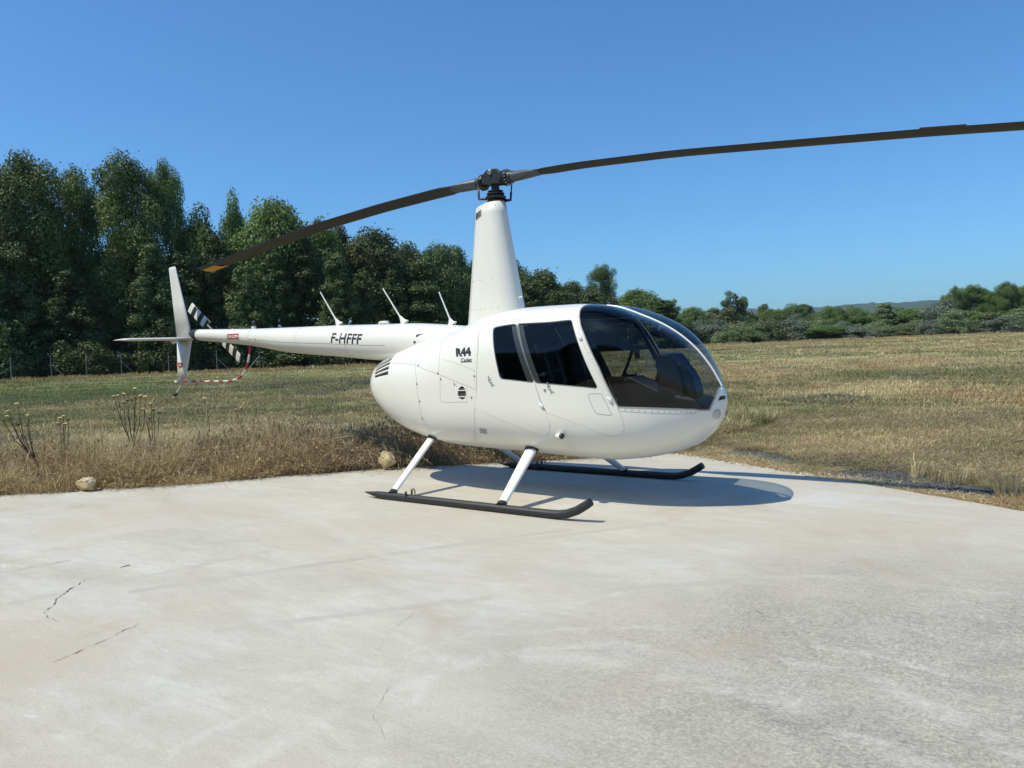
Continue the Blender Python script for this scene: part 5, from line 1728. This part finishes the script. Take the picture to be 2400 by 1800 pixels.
pts, px, dist = wedge(15.5, 45, 42000)
k = keep_out(pts, .1); pts, px, dist = pts[k], px[k], dist[k]
idx = choose(pts[:, 0], pts[:, 1], px, dist)
sc_ = rng.uniform(.7, 1.4, len(pts)) * np.interp(dist, [16, 45], [1.0, 1.7])
mid_k = [tuft('t', 46, .13, .24, M['straw'], 11, .0042, .6), tuft('t', 46, .11, .24, M['rust_straw'], 12, .0042, .6), tuft('t', 50, .11, .24, M['grass_olive'], 13, .0045, .6),
         tuft('t', 50, .10, .24, M['grass_green'], 14, .005, .6), tuft('t', 44, .11, .22, M['grass_grey'], 15, .008, .8)]
scatter('meadow_grass', pts, np.c_[sc_, sc_, sc_ * rng.uniform(.5, 1.2, len(pts))], idx, mid_k, 'short dry meadow grass covering the field beyond the pad', 'grass')

pts, px, dist = wedge(44, 185, 26000)
wood_d = np.interp(px, [-250, 850, 1610, 2650], [78, 80, 150, 185])
k = dist < wood_d; pts, px, dist = pts[k], px[k], dist[k]; wood_d = wood_d[k]
idx = choose(pts[:, 0], pts[:, 1], px, dist)
foot = (wood_d - dist) < np.interp(px, [0, 850, 1600], [9, 10, 8])
idx[foot & (rng.random(len(px)) < .75)] = 1
sc_ = rng.uniform(.8, 1.6, len(pts)) * np.interp(dist, [44, 185], [1.2, 2.4])
hh = sc_ * rng.uniform(.22, .5, len(pts)) * np.where(foot, 2.6, 1)
far_k = [tuft('t', 44, .22, .45, M['straw'], 21, .010, .45), tuft('t', 44, .20, .45, M['rust_straw'], 22, .010, .45), tuft('t', 44, .20, .45, M['grass_olive'], 23, .010, .4),
         tuft('t', 44, .18, .45, M['grass_green'], 24, .010, .45), tuft('t', 40, .18, .40, M['grass_grey'], 25, .010, .5)]
scatter('distant_grass', pts, np.c_[sc_, sc_, hh], idx, far_k, 'far dry grass of the field out to the hedge', 'grass')


def clump(name, px, py, h, spread, n, mat, label, cat, seed, wid=.0035, lean=.35, heads=0.0, group=None):
    """a single tuft standing where the ground is seen at photo pixel px, py"""
    d = AX * ((px - 1200) / 2400 / FPX) - AY * ((py - 900) / 2400 / FPX) + AF
    t = (-.02 - CAM[2]) / d[2]
    p = CAM + d * t
    o = tuft(name, n, h, spread, M[mat], seed, wid, lean, heads); COL.objects.link(o)
    o.location = (p[0], p[1], -.02)
    tag(o, label, cat, group)
    return o


# straw tufts by the gravel on the right
G_ = 'straw tufts on the gravel edge'
clump('grass_tuft', 1925, 1123, .07, .07, 60, 'straw', 'small low straw tuft alone on the concrete edge', 'grass tuft', 71, .003, .8, group=G_)
clump('grass_tuft', 2145, 1118, .24, .07, 70, 'straw', 'upright pale straw tuft on the dark gravel', 'grass tuft', 72, .0019, .4, .2, group=G_)
clump('grass_tuft', 2190, 1128, .18, .07, 60, 'straw', 'thin straw tuft between two larger ones on the gravel', 'grass tuft', 73, .0019, .4, .1, group=G_)
clump('grass_tuft', 2240, 1130, .20, .12, 150, 'straw', 'widest bright straw tuft on the dark gravel', 'grass tuft', 74, .0019, .6, group=G_)
clump('grass_tuft', 2372, 1165, .30, .12, 140, 'straw', 'tall mixed straw tuft at the right end of the gravel', 'grass tuft', 75, .0018, .5, .2, group=G_)
clump('grass_tuft', 2390, 1185, .14, .14, 120, 'rust_straw', 'low russet tuft at the pad edge near the right picture edge', 'grass tuft', 76, .003, .6, group=G_)
V_ = 'dry straw bunches on the left verge'
clump('straw_bunch', 470, 1122, .36, .14, 110, 'straw', 'golden straw bunch lying against the pad edge below the tail guard', 'straw bunch', 91, .0022, .9, .1, V_)
clump('straw_bunch', 530, 1120, .28, .12, 70, 'straw', 'golden straw bunch right of the largest one by the pad edge', 'straw bunch', 92, .0022, 1.0, .1, V_)
clump('straw_bunch', 245, 1115, .50, .12, 60, 'grass_olive', 'tall arching olive grass bunch right behind the left stone', 'straw bunch', 93, .0020, .8, .4, V_)
clump('straw_bunch', 760, 1095, .40, .10, 46, 'straw', 'thin straw bunch on the verge left of the rear skid leg', 'straw bunch', 94, .0020, .9, .3, V_)
clump('straw_bunch', 100, 1130, .30, .12, 60, 'straw', 'pale straw bunch on the pad edge left of the left stone', 'straw bunch', 95, .0020, .7, .2, V_)
clump('green_weed', 872, 1082, .16, .16, 220, 'grass_green', 'fresh green weed patch left of the stone by the skid leg', 'weed', 77, .006, .7)
clump('green_weed', 470, 1085, .22, .10, 90, 'grass_green', 'small green weed among dry grass below the tail', 'weed', 78, .006, .6)
clump('green_weed', 1000, 1082, .18, .28, 260, 'grass_green', 'dark green weeds in shade under the fuselage', 'weed', 79, .006, .6)
clump('moss_patch', 1755, 1072, .03, .30, 800, 'grass_green', 'low green moss patch beside the concrete right of the nose', 'moss', 80, .006, .9)

# gravel beside the pad
gm, gt, gp = nodes('dark_gravel')
geo_ = N(gt, 'ShaderNodeNewGeometry')
vo = N(gt, 'ShaderNodeTexVoronoi'); vo.inputs['Scale'].default_value = 60; gt.links.new(geo_.outputs['Position'], vo.inputs['Vector'])
gt.links.new(mixc(gt, vo.outputs['Color'], (.045, .044, .043), (.17, .163, .155)), gp.inputs['Base Color'])
gp.inputs['Roughness'].default_value = .95
gb_ = N(gt, 'ShaderNodeBump', i_Strength=1.0, i_Distance=.02); gt.links.new(vo.outputs['Distance'], gb_.inputs['Height']); gt.links.new(gb_.outputs[0], gp.inputs['Normal'])
for G__, lab_ in ((GRAV, 'long strip of dark gravel behind the straw rim at the right edge of the pad'), (GRAV2, 'small patch of dark gravel in the grass right of the helicopter nose')):
    gp_ = dense(G__, .08, .02)
    gq = mk('gravel', [(x, y, -.024) for x, y in gp_], [tuple(range(len(gp_)))], gm); fix_normals(gq)
    if gq.data.polygons[0].normal.z < 0: gq.data.flip_normals()
    tag(gq, lab_, 'gravel', kind='stuff')
# loose chips on it
pb = MB()
for i in range(2600):
    x = rng.uniform(1.2, 5.0); y = rng.uniform(1.0, 4.2)
    if not (in_poly(np.array([x]), np.array([y]), GRAV)[0] or in_poly(np.array([x]), np.array([y]), GRAV2)[0]): continue
    s_ = rng.uniform(.006, .018); c_ = np.array((x, y, -.022 + s_ * .3))
    q = [c_ + np.array(v_) * s_ * rng.uniform(.6, 1.3, 3) for v_ in ((1, 0, 0), (-1, 0, 0), (0, 1, 0), (0, -1, 0), (0, 0, .8), (0, 0, -.6))]
    pb.add(q, [(0, 2, 4), (2, 1, 4), (1, 3, 4), (3, 0, 4), (2, 0, 5), (1, 2, 5), (3, 1, 5), (0, 3, 5)])
tag(pb.build('gravel_chips', gm), 'loose grey stone chips lying on the gravel strip', 'gravel', kind='stuff')
# crumbled concrete along the right-hand pad edge
pb = MB()
for i in range(420):
    t = rng.uniform(.0, .62)**1.0; a = np.array((.35, 2.95)); b = np.array((4.5, .84)); p_ = a + (b - a) * t
    p_ = p_ + np.array((.45, .89)) * rng.normal(.015, .05)
    s_ = rng.uniform(.006, .030); c_ = np.array((p_[0], p_[1], -.004))
    q = [c_ + np.array(v_) * s_ * rng.uniform(.6, 1.3, 3) for v_ in ((1, 0, 0), (-1, 0, 0), (0, 1, 0), (0, -1, 0), (0, 0, .5), (0, 0, -.6))]
    pb.add(q, [(0, 2, 4), (2, 1, 4), (1, 3, 4), (3, 0, 4), (2, 0, 5), (1, 2, 5), (3, 1, 5), (0, 3, 5)])
for i in range(220):
    t = rng.uniform(0, 1); a = np.array((-5.0, -2.88)); b = np.array((-1.58, .80)); p_ = a + (b - a) * t + np.array((-.74, .67)) * rng.normal(.0, .04)
    s_ = rng.uniform(.005, .02); c_ = np.array((p_[0], p_[1], -.002))
    q = [c_ + np.array(v_) * s_ * rng.uniform(.6, 1.3, 3) for v_ in ((1, 0, 0), (-1, 0, 0), (0, 1, 0), (0, -1, 0), (0, 0, .5), (0, 0, -.6))]
    pb.add(q, [(0, 2, 4), (2, 1, 4), (1, 3, 4), (3, 0, 4), (2, 0, 5), (1, 2, 5), (3, 1, 5), (0, 3, 5)])
tag(pb.build('concrete_crumbs', M['pad']), 'broken concrete crumbs scattered along the pad edges', 'rubble', kind='stuff')


# ------------------------------------------------------------------ stones
def stone(px, py, size, stretch, label, seed):
    d = AX * ((px - 1200) / 2400 / FPX) - AY * ((py - 900) / 2400 / FPX) + AF
    p = CAM + d * (-CAM[2] / d[2])
    bm = bmesh.new(); bmesh.ops.create_icosphere(bm, subdivisions=4, radius=1)
    r2 = np.random.default_rng(seed)
    planes = unit(r2.normal(size=(15, 3))); cut = r2.uniform(.48, .86, 15)
    for v in bm.verts:
        q = np.array(v.co)
        for n_, c_ in zip(planes, cut):
            e = q @ n_ - c_
            if e > 0: q = q - n_ * e * .97
        nv = Vector(q * 2.2) + Vector((seed, seed, 0))
        q = q * (1 + .16 * mnoise.fractal(nv, .9, 2.1, 4) + .035 * math.sin(q[0] * 9 + seed) * math.sin(q[1] * 8) + .02 * math.sin(q[2] * 17 + q[0] * 13))
        v.co = q * np.array(stretch) * size
    zmin = min(v.co.z for v in bm.verts)
    me = bpy.data.meshes.new('stone'); bm.to_mesh(me); bm.free()
    me.polygons.foreach_set('use_smooth', np.ones(len(me.polygons), bool))
    me.materials.append(M['stone'])
    o = bpy.data.objects.new('stone', me); COL.objects.link(o)
    o.location = (p[0], p[1], -zmin - .006); o.rotation_euler = (0, 0, R(38))
    tag(o, label, 'stone', 'limestone lumps on the pad edge')


m, t, p = nodes('limestone')
tc = N(t, 'ShaderNodeTexCoord'); n1 = noise(t, 14, 8, .7, tc.outputs['Object']); n2 = noise(t, 45, 5, .7, tc.outputs['Object'])
c = mixc(t, ramp(t, n1.outputs[0], [(.35, (0, 0, 0)), (.65, (1, 1, 1))]).outputs[0], (.46, .35, .19), (.70, .58, .37))
t.links.new(c, p.inputs['Base Color']); p.inputs['Roughness'].default_value = .95
b = N(t, 'ShaderNodeBump', i_Strength=.9, i_Distance=.02)
t.links.new(math_n(t, 'ADD', n1.outputs[0], math_n(t, 'MULTIPLY', n2.outputs[0], .4)), b.inputs['Height']); t.links.new(b.outputs[0], p.inputs['Normal'])
M['stone'] = m
stone(202, 1151, .170, (1.0, .75, .56), 'pale yellowish limestone lump lying on the left edge of the pad', 3)
stone(908, 1101, .135, (1.0, .8, .92), 'pale yellowish limestone lump next to the rear skid leg', 8)

# ------------------------------------------------------------------ thistles and oats on the verge
M['stem'] = plain('dry_stem', (.085, .060, .040), .9, 0, .3, 40)
M['thistle_head'] = plain('thistle_head', (.50, .40, .20), .9, 0, .3, 60)
M['dark_head'] = plain('dark_thistle_head', (.14, .085, .045), .9, 0, .3, 60)
M['oat_stem'] = plain('oat_straw', (.46, .36, .19), .8, 0, .25, 40)


def ground_at(px, dist):
    x, y, z = spot(px, dist)
    return np.array((x, y, z))


def thistle(px, dist, heads, label, seed, stem_px=None):
    """heads: list of photo pixels (x, y, bright) that the flower heads are seen at"""
    r2 = np.random.default_rng(seed)
    base = ground_at(stem_px or px, dist)
    root = empty('thistle', tuple(base)); tag(root, label, 'thistle', 'dry thistles on the verge')
    right = np.array((AX[0], AX[1], 0)); right /= np.linalg.norm(right)
    zc = {}
    mean = np.mean([[h[0], h[1]] for h in heads], axis=0)
    fork = np.array((0, 0, 0.0))
    trunk_top = None
    tops = []
    for hx, hy, br_ in heads:
        gx = ground_at(hx, dist + r2.uniform(-.12, .12))
        tops.append(np.array((gx[0], gx[1], height_at(hx, hy, dist))) - base)
    mt = np.mean(tops, axis=0); fk = np.array((mt[0] * .35, mt[1] * .35, mt[2] * .42))
    MB().tube([(0, 0, -.03), fk * .5 + r2.normal(0, .01, 3), fk], [.013, .012, .010], 7).build('stem', M['stem'], root)
    for i, ((hx, hy, br_), tp) in enumerate(zip(heads, tops)):
        st = fk * r2.uniform(.25, 1.0)
        mid_ = st + (tp - st) * .5 + np.array((tp[0] - st[0], tp[1] - st[1], 0)) * r2.uniform(.05, .3) + r2.normal(0, .02, 3)
        MB().tube([st, mid_, tp], [.006, .005, .004], 6).build('branch', M['stem'], root)
        s_ = r2.uniform(.85, 1.15) * (.030 if br_ else .022)
        hd = MB().lathe(tp - np.array((0, 0, .014)), (r2.normal(0, .15), r2.normal(0, .15), 1), [(0, s_ * .35), (.012, s_ * .9), (.020, s_), (.027, s_ * .8), (.032, s_ * .3)], 10)
        hd.build('flower_head', M['thistle_head'] if br_ else M['dark_head'], root)
    lf_ = MB()
    for i in range(46):
        q = fk * r2.uniform(.1, 1.9) * np.array((1, 1, .9)); a = r2.uniform(0, 6.28); L = r2.uniform(.02, .05)
        d_ = np.array((math.cos(a), math.sin(a), r2.uniform(-.6, .6))) * L; w_ = np.array((-math.sin(a), math.cos(a), 0)) * L * .25
        lf_.add([q, q + d_ * .5 + w_, q + d_, q + d_ * .5 - w_], [(0, 1, 2, 3)])
    lf_.build('dry_leaves', M['stem'], root)['kind'] = 'stuff'


thistle(85, 11.6, [(37, 947, 1), (15, 966, 1), (12, 976, 1), (3, 988, 0), (60, 974, 1), (57, 997, 0), (36, 997, 0)], 'dark branched thistle with pale heads at the left edge of the picture', 1, 88)
thistle(300, 12.5, [(265, 929, 1), (276, 927, 1), (289, 924, 1), (297, 938, 0), (288, 943, 1), (307, 938, 0), (317, 932, 0), (328, 927, 1), (339, 930, 1), (316, 911, 1)], 'largest thistle with many pale heads below the tail stabilizer', 2, 303)
thistle(352, 12.3, [(352, 946, 1), (356, 961, 0), (333, 960, 1), (369, 968, 0), (345, 980, 0)], 'shorter thistle right of the largest one', 3, 350)
thistle(140, 12.0, [(130, 995, 1), (148, 994, 1), (145, 977, 1), (154, 983, 0), (136, 981, 1)], 'low thistle with flat pale heads in the middle of the left verge', 4, 142)
thistle(560, 12.5, [(549, 962, 1), (563, 957, 1), (598, 960, 1)], 'thin lone thistle below the tail rotor guard', 5, 566)
thistle(478, 12.0, [(478, 934, 1)], 'single stemmed thistle among the oats', 6, 484)


def oats(px, dist, h, n, label, seed):
    r2 = np.random.default_rng(seed)
    base = ground_at(px, dist)
    root = empty('wild_oats', tuple(base)); tag(root, label, 'wild oats', 'dry wild oats on the verge')
    for i in range(n):
        a = r2.uniform(0, 6.28); L = h * r2.uniform(.7, 1.05); ln = r2.uniform(.15, .5) * L
        d_ = np.array((math.cos(a), math.sin(a), 0)); b0 = np.array((r2.normal(0, .06), r2.normal(0, .06), -.02))
        p1 = b0 + d_ * ln * .3 + np.array((0, 0, L * .6)); p2 = b0 + d_ * ln + np.array((0, 0, L))
        MB().tube([b0, p1, p2], [.003, .0025, .0015], 5, cap=False).build('stalk', M['oat_stem'], root)
        sp = MB()
        for k in range(9):
            q = p1 + (p2 - p1) * (.45 + .55 * k / 8); dd = d_ * r2.uniform(.0, .04) + np.array((r2.normal(0, .018), r2.normal(0, .018), -.018))
            w_ = np.array((.004, .003, 0)); e = q + dd
            sp.add([e, e + w_ + np.array((0, 0, -.012)), e + np.array((0, 0, -.028)), e - w_ + np.array((0, 0, -.012))], [(0, 1, 2, 3)])
        sp.build('spikelets', M['oat_stem'], root)['kind'] = 'stuff'


oats(470, 11.3, .95, 8, 'tall pale oat stalks bending below the tail guard', 1)
oats(410, 11.0, .72, 6, 'short oat stalks left of the tallest oats', 2)
oats(720, 10.6, .70, 7, 'leaning straw stalks on the middle of the verge', 3)
oats(265, 10.6, .60, 6, 'arching straw stalks behind the left stone', 4)
